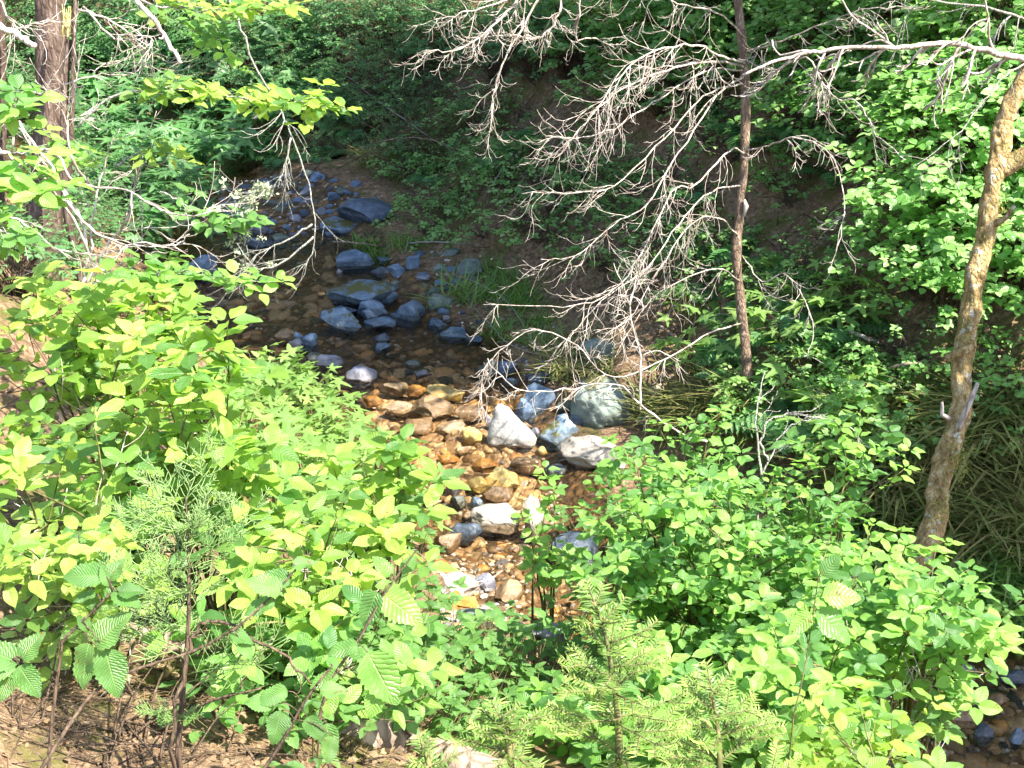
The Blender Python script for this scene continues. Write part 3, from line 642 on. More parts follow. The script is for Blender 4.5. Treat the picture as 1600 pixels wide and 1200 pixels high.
def pebbles():
    mb = MB(); v0, f0 = ICO[1]; zs = []
    for poly, n in (([(340, 290), (470, 265), (610, 300), (520, 380), (350, 400)], 900), ([(560, 605), (770, 600), (880, 760), (900, 950), (690, 990), (680, 740)], 1500),
                    ([(640, 380), (770, 400), (1040, 680), (860, 620), (740, 540)], 500), ([(1380, 1040), (1600, 1040), (1600, 1200), (1380, 1200)], 500), ([(300, 470), (520, 380), (760, 600), (480, 560)], 400)):
        for x, y in sample(poly, n):
            g = G(x, y); s = rng.uniform(.008, .028)
            th = rng.random() * 6.28; c, sn = math.cos(th), math.sin(th); vv = v0 * (1 + nrg.normal(size=(len(v0), 1)) * .1) * np.array([s, s * .75, s * .5])
            vv = vv @ np.array([[c, sn, 0], [-sn, c, 0], [0, 0, 1]]) + g + np.array([0, 0, s * .2]); mb.add(vv, np.full_like(vv, rng.random()), f0)
    m, t, o = nm('creek_gravel'); at = N(t, 'ShaderNodeAttribute', attribute_name='luv'); sp = N(t, 'ShaderNodeSeparateXYZ'); t.links.new(at.outputs['Vector'], sp.inputs[0])
    c = ramp(t, sp.outputs[2], [(0, (.06, .05, .045)), (.25, (.16, .15, .14)), (.5, (.22, .14, .08)), (.75, (.30, .28, .26)), (1, (.42, .36, .28))])
    s = N(t, 'ShaderNodeBsdfPrincipled'); s.inputs['Roughness'].default_value = .6; t.links.new(c, s.inputs['Base Color']); t.links.new(s.outputs[0], o.inputs[0])
    tag(mb.build('gravel', m, smooth=False), 'fine mixed gravel between the creek stones', 'gravel', kind='stuff')
pebbles()

# ------------------------------------------------------------------ twigs
def smooth_path(pts, n=5, jit=.0):
    p = catmull(np.asarray(pts, float), n)
    if jit: p[1:-1] += nrg.normal(size=(len(p) - 2, 3)) * jit
    return p
def twig(mb, p, d, L, r, depth, curl=.5, droop=.15, kids=5, spread=.9, wig=.12, segs=8, tip=.62, out=None):
    d = unit(d); pts = [np.array(p, float)]; st = L / segs; side = unit(rv()); 
    for i in range(segs):
        q = i / segs
        d = unit(d + np.array([0, 0, -droop * (1 - q)]) + (np.array([-.12 * curl, 0, curl * .62]) if q > .6 else 0) + rv(wig) + side * .13)
        pts.append(pts[-1] + d * st)
    pts = np.array(pts); rad = np.linspace(r, r * tip, len(pts)); mb.tube(pts, rad, 5 if r > .004 else 4)
    if depth > 0:
        for k in range(kids):
            i = rng.randint(1, segs - 1); t = unit(pts[i + 1] - pts[i]); s = unit(np.cross(t, rv())); 
            if abs(s[2]) > .7: s[2] *= .4
            twig(mb, pts[i], t + s * spread * rng.uniform(.6, 1.2), L * rng.uniform(.25, .6), rad[i] * .8, depth - 1, curl, droop, max(2, kids - 2), spread, wig, max(4, segs - 2), tip, out)
    if out is not None: out.append((pts[-1], unit(pts[-1] - pts[-2])))
    return pts
def limb(mb, path, r0, r1, n, L, depth=1, curl=.5, droop=.15, kids=4, start=.15, spread=.9, out=None, bias=None, wig=.12, thin=.6):
    """a traced main limb with twigs along it"""
    p = smooth_path(path, 5, .004); rad = np.linspace(r0, r1, len(p)); mb.tube(p, rad, 7 if r0 > .01 else 5)
    for k in range(n):
        i = min(len(p) - 2, int((start + (1 - start) * rng.random()) * (len(p) - 1))); t = unit(p[i + 1] - p[i]); s = unit(np.cross(t, rv()))
        if bias is not None: s = unit(s + np.asarray(bias) * .6)
        twig(mb, p[i], t * .9 + s * spread * rng.uniform(.6, 1.2), L * rng.uniform(.5, 1.1), max(rad[i] * thin * rng.uniform(.6, 1.25), .0017), depth, curl, droop, kids, spread, wig, out=out)
    return p
def PP(lst): return [P(*q) for q in lst]

# ------------------------------------------------------------------ trees that show their trunks
def trunk_mesh(mb, path, r0, r1, sides=18, knots=0, lump=.08):
    p = smooth_path(path, 22 if lump > .15 else 8); n = len(p); rad = np.linspace(r0, r1, n)
    rad = rad * (1 + lump * np.array([vnoise(i * (.13 if lump > .15 else .35), 3.3, 31)[()] for i in range(n)]) * 2)
    base = mb.n; mb.tube(p, rad, sides)
    v = mb.v[-1]; c = np.vstack([np.repeat(p, sides, 0), p[:1], p[-1:]]); d = v - c
    k = 1 + .05 * (vnoise(v[:, 2] * 55, d[:, 0] / r0 * 6 + d[:, 1] / r0 * 5, 36)) * 2 + lump * 1.6 * (vnoise(v[:, 2] * 9 + d[:, 0] / (r0) * 1.3, d[:, 1] / r0 * 1.3 + 7, 33) + .6 * vnoise(v[:, 2] * 22 + d[:, 0] / r0 * 3, d[:, 1] / r0 * 3, 34))
    mb.v[-1] = (c + d * k[:, None]).astype(np.float32)
    return p
# right: leaning mossy trunk with fork, stubs, moss, and the long limb reaching left
def right_tree():
    D = 7.4
    base = G(1425, 935); base[2] -= .05
    t0 = pix(base)[2]; D = min(t0, 7.8)
    pts = [base] + PP([(1436, 885, D), (1462, 805, D), (1466, 765, D), (1480, 710, D), (1503, 640, D), (1501, 590, D), (1512, 520, D), (1524, 430, D - .05), (1540, 370, D - .05), (1548, 300, D - .1), (1562, 240, D - .1), (1572, 180, D - .1), (1612, 90, D - .15), (1640, -60, D - .2), (1690, -330, D - .2), (1730, -700, D)])
    T = thing('leaning_tree', 'leaning mossy grey-brown tree trunk on the far bank at right', 'tree', base)
    mb = MB(); k = FPX; trunk_mesh(mb, pts, .064, .044, 40, lump=.2); mb.build('trunk', M['bark_r'], T, base)
    mb = MB(); trunk_mesh(mb, PP([(1562, 262, D - .1), (1580, 255, D - .12), (1600, 243, D - .15), (1640, 215, D - .2), (1720, 120, D - .3), (1800, -60, D - .3)]), .062, .03, 12); mb.build('side_limb', M['bark_r'], T, base)
    mb = MB(); mb.tube(smooth_path(PP([(1496, 672, D - .06), (1508, 645, D - .12), (1520, 618, D - .15), (1528, 598, D - .16)]), 3), [.020, .019, .018, .017, .016, .016, .015, .013, .012, .010], 7)
    mb.tube(PP([(1516, 625, D - .15), (1527, 620, D - .16)]), [.007, .004], 5); mb.build('broken_stub', M['twig'], T, base)
    mb = MB(); mb.tube(PP([(1484, 655, D - .05), (1472, 648, D - .09), (1472, 628, D - .1)]), [.018, .012, .008], 6); mb.build('broken_stub', M['twig'], T, base)
    mb = MB(); mb.tube(PP([(1555, 350, D - .1), (1572, 340, D - .15), (1585, 322, D - .2)]), [.022, .014, .009], 6); mb.build('broken_stub', M['bark_r'], T, base)
    mb = MB(); mb.tube(PP([(1478, 560, D - .06), (1524, 540, D - .13)]), [.028, .017], 8); mb.build('knot', M['bark_r'], T, base)
    # long limb across the top
    mb = MB(); q = limb(mb, PP([(1625, 110, D - .1), (1600, 92, D - .2), (1560, 84, D - .35), (1510, 71, D - .4), (1460, 69, D - .45), (1400, 76, D - .5), (1330, 74, D - .5), (1270, 82, D - .5), (1215, 95, D - .5), (1160, 118, D - .5)]), .020, .007, 14, .45, 2, .6, .22, 3, spread=1.0, wig=.13)
    mb.build('limb', M['twig'], T, base)
    for path, r in (([(1600, 100, D - .2), (1570, 118, D - .3), (1540, 155, D - .35), (1490, 215, D - .4), (1420, 265, D - .4)], .006), ([(1600, 30, D - .2), (1570, 20, D - .3), (1480, 2, D - .3), (1400, -6, D - .4)], .009)):
        mb = MB(); limb(mb, PP(path), r, r * .4, 5, .4, 1, .3, .5, 3); mb.build('limb', M['twig_l'], T, base)
    # moss clumps on the bark
    mb = MB()
    for (x, y, n) in ((1498, 722, 260), (1560, 330, 200), (1515, 520, 120), (1470, 790, 150), (1540, 380, 100)):
        for _ in range(n):
            c = P(x + rng.gauss(0, 9), y + rng.gauss(0, 16), D - .09 + rng.gauss(0, .02)); mb.leaf('need', c, rv() + np.array([0, -.6, .2]), rv(), rng.uniform(.012, .03), w=2.2)
    mb.build('moss', M['moss'], T, base)
    # crown above the frame
    mb = MB(); mc = MB(); top = P(1730, -700, D)
    for _ in range(26):
        d = np.array([rng.gauss(0, 1), rng.gauss(0, .8), rng.uniform(.1, 1)]); e = twig(mb, top - np.array([0, 0, rng.uniform(0, .8)]), d, rng.uniform(.7, 1.3), .014, 0)
        for q in e[2:]:
            for _ in range(6): mc.leaf('ovs', q + rv(.12), rv() * [1, 1, .4], upn(.4), rng.uniform(.06, .1))
    mb.build('bough', M['twig_d'], T, base); mc.build('crown', M['canopy'], T, base)
right_tree()
# slim bare trunk with whorls of dead limbs
def slim_tree():
    D = 8.6; base = G(1170, 650); D0 = pix(base)[2]; D = D0 - .1
    pts = [base - np.array([0, 0, .05])] + PP([(1169, 600, D), (1165, 540, D), (1157, 470, D), (1151, 400, D), (1156, 330, D), (1163, 250, D), (1165, 160, D), (1162, 90, D), (1153, 0, D), (1148, -120, D), (1140, -400, D), (1130, -800, D)])
    T = thing('slim_bare_tree', 'slim reddish-brown bare trunk with pale dead limbs on the far bank', 'tree', base)
    mb = MB(); trunk_mesh(mb, pts, .033, .027, 14, lump=.12); mb.build('trunk', M['bark_t'], T, base)
    mb = MB(); v = PP([(1163, 338, D - .04), (1166, 322, D - .055), (1163, 312, D - .045)]); mb.tube(v, [.006, .017, .008], 6); mb.build('peeled_scar', M['twig'], T, base)
    L = [  # path, r0, n, L
     ([(1165, 100, D), (1130, 88, D - .5), (1080, 70, D - .9), (1010, 85, D - 1.2), (960, 130, D - 1.4), (930, 175, D - 1.5)], .015, 15, .62),
     ([(1165, 105, D), (1110, 96, D - .4), (1040, 110, D - .8), (970, 140, D - 1.0), (915, 190, D - 1.1), (880, 235, D - 1.15)], .014, 16, .6),
     ([(1162, 110, D), (1100, 112, D - .3), (1020, 160, D - .6), (960, 200, D - .8), (900, 215, D - .9), (860, 212, D - 1)], .011, 12, .5),
     ([(1162, 130, D), (1100, 150, D - .4), (1040, 215, D - .7), (960, 290, D - .9), (900, 300, D - 1), (815, 303, D - 1.1)], .010, 11, .5),
     ([(1163, 120, D), (1120, 150, D - .5), (1060, 240, D - .8), (1010, 320, D - 1), (960, 350, D - 1), (900, 400, D - 1.05), (845, 405, D - 1.1)], .010, 12, .5),
     ([(1165, 80, D), (1200, 70, D - .4), (1260, 50, D - .7), (1330, 20, D - .9), (1400, 10, D - 1.1)], .010, 12, .5),
     ([(1165, 95, D), (1210, 110, D - .4), (1260, 90, D - .8), (1300, 150, D - 1.1), (1340, 160, D - 1.3), (1370, 210, D - 1.4), (1415, 250, D - 1.5)], .011, 9, .5),
     ([(1165, 235, D), (1200, 228, D - .3), (1245, 215, D - .6), (1300, 245, D - .8), (1320, 320, D - .9), (1305, 400, D - 1)], .010, 8, .42),
     ([(1164, 240, D), (1140, 235, D - .3), (1085, 290, D - .7), (1050, 300, D - .9), (1000, 400, D - 1), (950, 460, D - 1), (880, 478, D - 1.1), (755, 476, D - 1.2)], .011, 15, .52),
     ([(1160, 290, D), (1110, 300, D - .3), (1060, 350, D - .6), (1010, 420, D - .8), (940, 470, D - .9), (880, 540, D - 1.0)], .009, 13, .5),
     ([(1155, 370, D), (1120, 340, D - .3), (1080, 350, D - .5), (1030, 420, D - .7), (980, 500, D - .8), (930, 520, D - .9)], .009, 12, .5),
     ([(1157, 440, D), (1120, 420, D - .4), (1060, 440, D - .6), (1010, 475, D - .7), (960, 560, D - .8)], .008, 10, .42),
     ([(1160, 505, D), (1110, 520, D - .4), (1040, 560, D - .8), (960, 590, D - 1), (900, 540, D - 1.05), (835, 515, D - 1.1), (770, 560, D - 1.1), (752, 600, D - 1.1), (755, 655, D - 1.1)], .009, 20, .34),
     ([(1165, 60, D), (1120, 20, D - .4), (1060, 5, D - .8), (1010, -20, D - 1), (960, -30, D - 1.2)], .010, 10, .5),
     ([(1160, 400, D), (1190, 440, D - .3), (1230, 430, D - .5), (1270, 500, D - .7), (1262, 560, D - .8)], .007, 6, .35),
    ]
    for path, r, n, ln in L:
        mb = MB(); limb(mb, PP(path), r * .62, .0022, int(n * 1.75), ln * .66, 1, .7, .18, 4, start=.15, spread=.95, bias=(-.05, -.1, -.6), thin=.42, wig=.12)
        mb.build('dead_limb', M['twig'], T, base)
    mb = MB(); mc = MB(); top = P(1130, -800, D)
    for _ in range(14):
        e = twig(mb, top, np.array([rng.gauss(0, 1), rng.gauss(0, 1), .6]), rng.uniform(.5, 1.1), .012, 0)
        for q in e[2:]:
            for _ in range(5): mc.leaf('ovs', q + rv(.1), rv() * [1, 1, .4], upn(.4), rng.uniform(.05, .08))
    mb.build('bough', M['twig_d'], T, base); mc.build('crown', M['canopy'], T, base)
slim_tree()
# top centre: dead spray hanging in from above (its own leafless tree standing further up the far bank)
def hanging_spray():
    D = 8.2; base = G(1010, 20, 0); base = np.array([2.6, 12.5, hz(2.6, 12.5)])
    T = thing('dead_spray_tree', 'leafless grey tree whose pale drooping spray hangs in at the top centre', 'tree', base)
    mb = MB(); o = P(880, -190, D); trunk_mesh(mb, [base, base + [-.2, -.6, 1.2], base + [-.7, -1.6, 2.2], o + [.7, 1.3, .3], o], .05, .02, 10); mb.build('trunk', M['twig_d'], T, base)
    for path, n in (([(880, -190, D), (850, -60, D - .1), (800, 10, D - .2), (760, 50, D - .3), (710, 80, D - .4), (665, 78, D - .5)], 20), ([(880, -190, D), (860, -50, D), (830, 20, D), (790, 90, D), (772, 150, D), (768, 205, D)], 14),
                    ([(880, -190, D), (880, -40, D), (870, 30, D), (840, 60, D), (800, 55, D - .1), (730, 60, D - .2)], 14), ([(880, -190, D), (840, -40, D - .2), (790, 0, D - .3), (740, 15, D - .4), (690, 30, D - .5)], 14),
                    ([(880, -190, D), (900, -50, D), (905, 20, D + .1), (900, 60, D + .2), (930, 60, D + .2), (960, 75, D + .2)], 7)):
        mb = MB(); limb(mb, PP(path), .010, .0025, int(n * 1.3), .27, 1, .75, .2, 4, start=.35, spread=1.0, thin=.42, wig=.18); mb.build('dead_limb', M['twig'], T, base)
hanging_spray()
# left conifer trunk
def conifer_trunk():
    base = G(66, 455); D = pix(base)[2]
    pts = [base - np.array([0, 0, .1])] + PP([(66, 400, D), (72, 300, D), (80, 200, D), (80, 100, D), (78, 0, D), (75, -200, D), (70, -600, D), (60, -1100, D), (55, -1700, D)])
    T = thing('conifer_tree', 'thick brown conifer trunk with rough bark at the upper left', 'tree', base)
    r = 27 / FPX * D
    mb = MB(); trunk_mesh(mb, pts, r * 1.12, r * .6, 24, lump=.05); mb.build('trunk', M['bark_c'], T, base)
    mb = MB(); mc = MB()
    for k in range(46):
        h = rng.uniform(.25, 1); q = P(75 - 15 * h, -600 - 1100 * h, D); a = rng.random() * 6.28; d = np.array([math.cos(a), math.sin(a), -.1])
        e = twig(mb, q, d, rng.uniform(1.0, 2.2) * (1.25 - h * .6), .018, 0, .2, .05)
        for c in e[2:]:
            for _ in range(26): mc.leaf('need', c + rv(.14) * [1, 1, .4], rv() * [1, 1, .3], upn(.4), rng.uniform(.08, .16), w=1.6)
    mb.build('bough', M['twig_d'], T, base); mc.build('crown', M['canopy'], T, base)
    # snapped sapling beside it
    D2 = D - .5; b2 = np.array(P(108, 300, D2)); b2[2] = hz(b2[0], b2[1]); 
    T2 = thing('broken_snag', 'thin snapped sapling with yellow splintered wood beside the thick trunk', 'dead tree', b2)
    mb = MB(); trunk_mesh(mb, [b2, P(104, 320, D2), P(100, 220, D2), P(103, 120, D2), P(108, 62, D2)], .035, .022, 10); trunk_mesh(mb, [P(106, 290, D2), P(112, 200, D2 - .05), P(114, 120, D2 - .05), P(117, 10, D2 - .05), P(118, -40, D2)], .02, .012, 8); mb.build('trunk', M['bark_c'], T2, b2)
    mb = MB()
    for _ in range(16): x = rng.uniform(97, 119); mb.tube(PP([(x, rng.uniform(40, 66), D2 - .03), (x + rng.uniform(-3, 3), 30, D2 - .03), (x + rng.uniform(-5, 6), rng.uniform(5, 25), D2 - .04)]), [.008, .007, .002], 4)
    mb.build('splintered_break', M['splinter'], T2, b2)
    b3 = np.array(P(-2, 420, D + 1)); b3[2] = hz(b3[0], b3[1]); T3 = thing('conifer_tree', 'second brown trunk cut by the left edge behind the thick trunk', 'tree', b3)
    mb = MB(); trunk_mesh(mb, [b3, P(-3, 200, D + 1), P(-4, 0, D + 1), P(-6, -500, D + 1), P(-8, -900, D + 1)], .07, .05, 14); mb.build('trunk', M['bark_c'], T3, b3)
    mb = MB()
    for _ in range(900): mb.leaf('need', P(-8, -880, D + 1) + rv(.6) * [1.2, 1.2, .8], rv() * [1, 1, .3], upn(.4), rng.uniform(.1, .18), w=1.8)
    mb.build('crown', M['canopy'], T3, b3)
conifer_trunk()

# ------------------------------------------------------------------ leafless shrubs and sticks
def bare(name, label, cat, paths, mat='twig', n=6, L=.3, depth=1, r=.006, curl=.6, droop=.1, group=None, lichen=0, base=None, kids=3, spread=.85, end=.0022, part='stem'):
    b = np.array(P(*paths[0][0])) if base is None else np.array(base); gz = hz(b[0], b[1]); root = b.copy(); root[2] = gz
    T = thing(name, label, cat, root, group=group)
    for i, pth in enumerate(paths):
        q = PP(pth)
        if i == 0 and abs(q[0][2] - gz) > .02 and base is None: q = [root, *q] if q[0][2] - gz < 1.4 else q
        mb = MB(); e = []; p = limb(mb, q, r, end, n, L, depth, curl, droop, kids, spread=spread, out=e, start=.3, thin=.5); mb.build(part, M[mat], T, root)
    if lichen:
        mb = MB()
        for _ in range(lichen):
            c = p[rng.randrange(len(p))] if rng.random() < .5 else e[rng.randrange(len(e))][0]; c = c + rv(.015)
            for _ in range(16): mb.leaf('ovs', c + rv(.012), rv(), rv(), rng.uniform(.012, .03))
        mb.build('lichen', M['lichen'], T, root)
    return T
d = 6.6
bare('bare_shrub', 'pale leafless shrub of crooked twigs in front of the thick trunk', 'shrub', [
    [(85, 560, d), (120, 470, d), (140, 400, d), (146, 330, d), (160, 270, d), (172, 225, d), (188, 200, d)],
    [(125, 460, d), (165, 390, d - .1), (200, 340, d - .2), (210, 290, d - .2), (228, 240, d - .3)],
    [(140, 400, d), (120, 330, d - .1), (70, 260, d - .2), (25, 195, d - .3), (0, 185, d - .3)],
    [(145, 300, d), (110, 240, d - .2), (105, 180, d - .2), (100, 170, d - .2)]], n=9, L=.34, r=.0085)
bare('bare_shrub', 'long pale twig with upturned ends pointing right below the sunlit bough', 'shrub', [
    [(150, 430, d), (60, 260, d - .4), (85, 235, d - .5), (120, 285, d - .6), (195, 297, d - .6), (240, 322, d - .7), (270, 335, d - .7), (310, 338, d - .8), (331, 328, d - .8)],
    [(30, 190, d - .4), (80, 265, d - .5), (130, 345, d - .6), (180, 378, d - .6), (225, 385, d - .7), (270, 383, d - .7), (296, 366, d - .7)],
    [(0, 330, d - .5), (40, 350, d - .5), (90, 390, d - .5), (140, 395, d - .5)]], n=8, L=.26, r=.007)
bare('bare_shrub', 'drooping tangle of thin pale twigs left of centre in front of conifer boughs', 'shrub', [
    [(20, 230, d), (28, 150, d), (70, 145, d - .1), (110, 130, d - .2), (150, 118, d - .2), (200, 115, d - .2), (230, 95, d - .3)],
    [(0, 0, d), (15, 30, d), (40, 45, d), (50, 30, d)],
    [(120, 15, d), (170, 30, d), (210, 60, d), (220, 75, d)],
    [(130, 10, d), (180, 60, d), (235, 60, d), (240, 100, d)]], n=10, L=.34, r=.006)
bare('bare_stick', 'thick pale broken stick entering from the left edge near the top', 'stick', [[(-60, 10, 5.5), (-10, 36, 5.5), (30, 55, 5.5), (55, 72, 5.5)]], n=1, L=.05, r=.016, depth=0, end=.012, base=(-3.2, 4.9, 2))
bare('bare_stick', 'short pale stick tip at the left edge above the yellow-green dogwood', 'stick', [[(-50, 205, 5.5), (-10, 225, 5.5), (20, 250, 5.5)]], n=0, L=.05, r=.012, depth=0, end=.008, base=(-2.8, 5, 2))
bare('bare_stick', 'tan diagonal stick hanging in from the top edge at upper left', 'stick', [[(180, -70, 6), (214, 0, 6), (245, 38, 6), (268, 75, 6), (283, 99, 6)]], n=2, L=.06, r=.013, depth=0, end=.008, base=(-2.6, 6.4, 2))
bare('lichen_branch', 'dangling dead branch hung with pale lichen above the upstream gravel', 'branch', [
    [(330, -60, 8), (372, 30, 8), (398, 100, 8), (440, 175, 8), (462, 230, 8), (485, 300, 8), (492, 350, 8), (488, 395, 8), (460, 430, 8), (440, 436, 8)],
    [(455, 215, 8), (445, 260, 8), (436, 285, 8)], [(488, 350, 8), (450, 375, 8), (400, 400, 8), (380, 440, 8)],
    [(490, 370, 8), (440, 410, 8), (400, 418, 8), (370, 380, 8)], [(430, 290, 8.1), (400, 300, 8.1), (390, 330, 8.1), (378, 360, 8.1)]],
    mat='twig_l', n=9, L=.34, r=.007, lichen=55, base=(-2.9, 8.6, 2), curl=.5, droop=.25)
bare('bare_stick', 'grey-green mossy stick slanting down from the thin twigs near the top left', 'stick', [[(150, 20, 8), (180, 45, 8), (215, 70, 8), (245, 100, 8)]], mat='twig_d', n=3, L=.12, r=.008, depth=0, base=(-3.6, 8, 2))
MIDS = [([(430, 130), (520, 110), (600, 165), (690, 225), (760, 262)], .009), ([(545, 242), (590, 222), (660, 216), (730, 238), (790, 254)], .010), ([(430, 262), (520, 252), (600, 236), (680, 232), (720, 236)], .006),
        ([(370, 85), (470, 60), (540, 72), (610, 140), (640, 200)], .005), ([(520, 60), (560, 100), (600, 150), (650, 215)], .004), ([(600, 100), (680, 150), (720, 200), (770, 240)], .004),
        ([(800, 240), (785, 262), (770, 290), (755, 300)], .007), ([(640, 345), (670, 310), (690, 300)], .005), ([(470, 20), (540, 30), (640, 90), (720, 160)], .004), ([(860, 590), (800, 480), (740, 440), (665, 420)], .004),
        ([(900, 520), (840, 470), (770, 440), (700, 430)], .004), ([(840, 500), (790, 495), (720, 500), (690, 520)], .004), ([(880, 560), (800, 540), (760, 500), (720, 460)], .004), ([(1030, 510), (1080, 545), (1110, 600), (1140, 638)], .014),
        ([(1000, 540), (1060, 580), (1100, 610), (1120, 636)], .008), ([(1320, 515), (1345, 525), (1375, 538)], .02), ([(1370, 580), (1410, 570), (1460, 562)], .012), ([(520, 378), (560, 380), (600, 384)], .012), ([(640, 380), (690, 378), (740, 382)], .012),
        ([(1060, 400), (1100, 440), (1150, 470)], .008), ([(930, 840), (980, 800), (1040, 780)], .005), ([(930, 860), (970, 850), (1030, 850)], .004), ([(900, 800), (950, 830), (1000, 840)], .004), ([(760, 320), (820, 330), (880, 345)], .004)]
for x, y in sample([(450, 80), (860, 120), (900, 400), (700, 330), (480, 260)], 16, 40) + sample([(1080, 330), (1420, 300), (1560, 640), (1120, 640)], 14, 50):
    a = rng.uniform(-.7, .9); L = rng.uniform(60, 130); MIDS.append(([(x + L * (q - .5) * math.cos(a), y + L * (q - .5) * math.sin(a) - 26 * math.sin(math.pi * q)) for q in (0, .33, .66, 1)], rng.uniform(.003, .007)))
for i, (pth, r) in enumerate(MIDS):
    q = []; m = len(pth)
    for k, (x, y) in enumerate(pth):
        g = G(x, y + 6); a = math.sin(math.pi * k / (m - 1)); t = pix(g)[2]
        q.append((x, y, t * (1 - .035 * a) - .03))
    mx, my = pth[len(pth) // 2]; lab = ('thick ' if r > .009 else 'thin ') + ('fallen dead stick ' if r > .009 else 'arching dead stem ') + where(mx, my)
    bare('fallen_stick', lab, 'stick', [q], mat='twig_l' if i % 3 == 0 else ('wood' if r > .009 else 'twig_d'), n=0 if r > .011 else 5, L=.3, depth=1, r=r, curl=.1, group='dead stems lying over the far bank', end=r * .45)
bare('bare_shrub', 'small grey forked twig rising from the green thicket beside its leafy shoots', 'shrub', [[(1185, 790, 6), (1190, 750, 6), (1205, 712, 6), (1225, 675, 6), (1260, 655, 6), (1300, 652, 6)], [(1200, 720, 6), (1190, 690, 6), (1196, 665, 6), (1215, 650, 6), (1262, 650, 6), (1330, 668, 6), (1350, 720, 6)], [(1190, 750, 6), (1182, 660, 6), (1195, 580, 6)]], mat='twig_l', n=3, L=.16, r=.006)
bare('bare_shrub', 'bright curled white twig tips hanging left of the big smooth boulder', 'shrub', [[(1105, 690, 6.4), (1070, 680, 6.4), (1010, 640, 6.4), (960, 600, 6.4), (880, 610, 6.4), (800, 605, 6.4), (762, 560, 6.4)], [(1000, 640, 6.4), (1000, 560, 6.4), (985, 480, 6.4), (1010, 400, 6.4)]], n=15, L=.20, r=.006, curl=.3, droop=.2)

# fallen logs
def log(label, path, r0, r1, name='fallen_log', mat='wood'):
    q = [P(*p) for p in path]; b = q[0].copy(); T = thing(name, label, 'log', b); mb = MB(); trunk_mesh(mb, q, r0, r1, 16, lump=.12); mb.build('trunk', M[mat], T, b)
    for k in range(3):
        mb = MB(); c = q[len(q) // 2] + rv(.1) * [1, .2, 0] + [0, 0, r0 * .6]; mb.tube([c, c + np.array([rng.uniform(-.05, .05), -.05, .08])], [.012, .006], 6); mb.build('branch_stub', M[mat], T, b)
def onground(px, py, lift=.03):
    g = G(px, py); return (px, py - 4, pix(g)[2] - lift)
log('half-buried weathered log lying along the bottom edge left of the firs', [onground(500, 1130), onground(570, 1150), onground(640, 1172), onground(720, 1200), onground(800, 1225)], .075, .055)
log('bark-stripped grey log behind the cedar seedling on the near bank', [onground(170, 985), onground(250, 1010), onground(330, 1010), onground(430, 1045), onground(480, 1075)], .05, .035)

# ------------------------------------------------------------------ leafy plants
def rosette(mb, p, axis, n, sc, key='ov', r=None, w=1.0, tilt=.35, var=.25, pet=.0):
    axis = unit(axis); a0 = rng.random() * 6.28; u = unit(np.cross(axis, [0.3, .1, 1.0])); v = np.cross(axis, u); rr = rng.random() if r is None else r
    for k in range(n):
        a = a0 + k * 6.283 / n + rng.gauss(0, .18); d = unit(math.cos(a) * u + math.sin(a) * v + axis * tilt + [0, 0, -.10]); nr = unit(axis * .6 + np.array([0, 0, .8]) + rv(.38))
        pet = sc * .16; mb.leaf(key, p + d * pet, d, nr, sc * rng.uniform(1 - var, 1 + var * .6), min(1, max(0, rr + rng.gauss(0, .18))), w * rng.uniform(.85, 1.15))
def sprig(ml, ms, p, d, L, nodes, sc, key='ov', r=.0022, droop=.0):
    """a leafy twig: opposite leaf pairs and an end rosette"""
    d = unit(d); pts = [np.array(p, float)]
    for i in range(nodes + 1):
        d = unit(d + rv(.10) + np.array([0, 0, -droop])); pts.append(pts[-1] + d * L / (nodes + 1))
    pts = np.array(pts); ms.tube(pts, np.linspace(r, r * .5, len(pts)), 4); rr = rng.random()
    for i in range(1, nodes + 1):
        t = unit(pts[i + 1] - pts[i]); s = unit(np.cross(t, [0, 0, 1.0]) + rv(.25))
        for sg in (-1, 1):
            dd = unit(s * sg + t * .55 + [0, 0, rng.uniform(-.4, .15)]); ml.leaf(key, pts[i] + dd * .012, dd, upn(.45), sc * rng.uniform(.5, 1.08), min(1, max(0, rr + rng.gauss(0, .2))))
    rosette(ml, pts[-1], unit(t * .4 + np.array([0, 0, .8])) if nodes else d, rng.choice((3, 4, 4, 5)), sc, key, rr)
def shrub(name, label, cat, base, tips, mat, stem, sc=.08, key='ov', L=.28, nodes=3, per=3, r=.007, group=None, spread=.7, droop=.05, lean=None):
    """stems rise from the base to each tip and carry leafy sprigs"""
    base = np.array(base, float); T = thing(name, label, cat, base, group=group); ml = MB(); ms = MB()
    for tp in tips:
        tp = np.array(tp, float); h = tp - base; b0 = base + rv(.04) * [1, 1, 0]
        mid = b0 + h * .5 + np.array([-h[0] * .22, -h[1] * .22, abs(h[2]) * .18]) + rv(.05)
        p = catmull([b0, b0 * .4 + mid * .6, mid, tp], 5); ms.tube(p, np.linspace(r, r * .35, len(p)), 5)
        dirn = unit(p[-1] - p[-3]); dirn = unit(dirn * [1, 1, .5] + rv(.1))
        for k in range(per):
            i = len(p) - 1 - int(rng.random() ** 1.3 * len(p) * .55); q = p[i]
            dd = unit(dirn + rv(spread) * [1, 1, .45] + [0, 0, .12]); sprig(ml, ms, q, dd, L * rng.uniform(.6, 1.2), nodes if k else nodes, sc, key, droop=droop)
        sprig(ml, ms, p[-1], dirn, L * .8, nodes, sc, key)
        if rng.random() < .6: md = MB(); twig(md, p[len(p) // 2], dirn + rv(.6), L * rng.uniform(1, 2), .0026, 1, .3, .05, 3); md.build('dead_twig', M['twig'], T, base)
    ml.build('foliage', M[mat], T, base); ms.build('stems', M[stem], T, base)
    return T
def tips_in(poly, n, t0, t1, mind=0, f=None):
    out = []
    for x, y in sample(poly, n, mind):
        t = rng.uniform(t0, t1) if f is None else f(x, y) + rng.uniform(t0, t1); out.append(P(x, y, t))
    return out
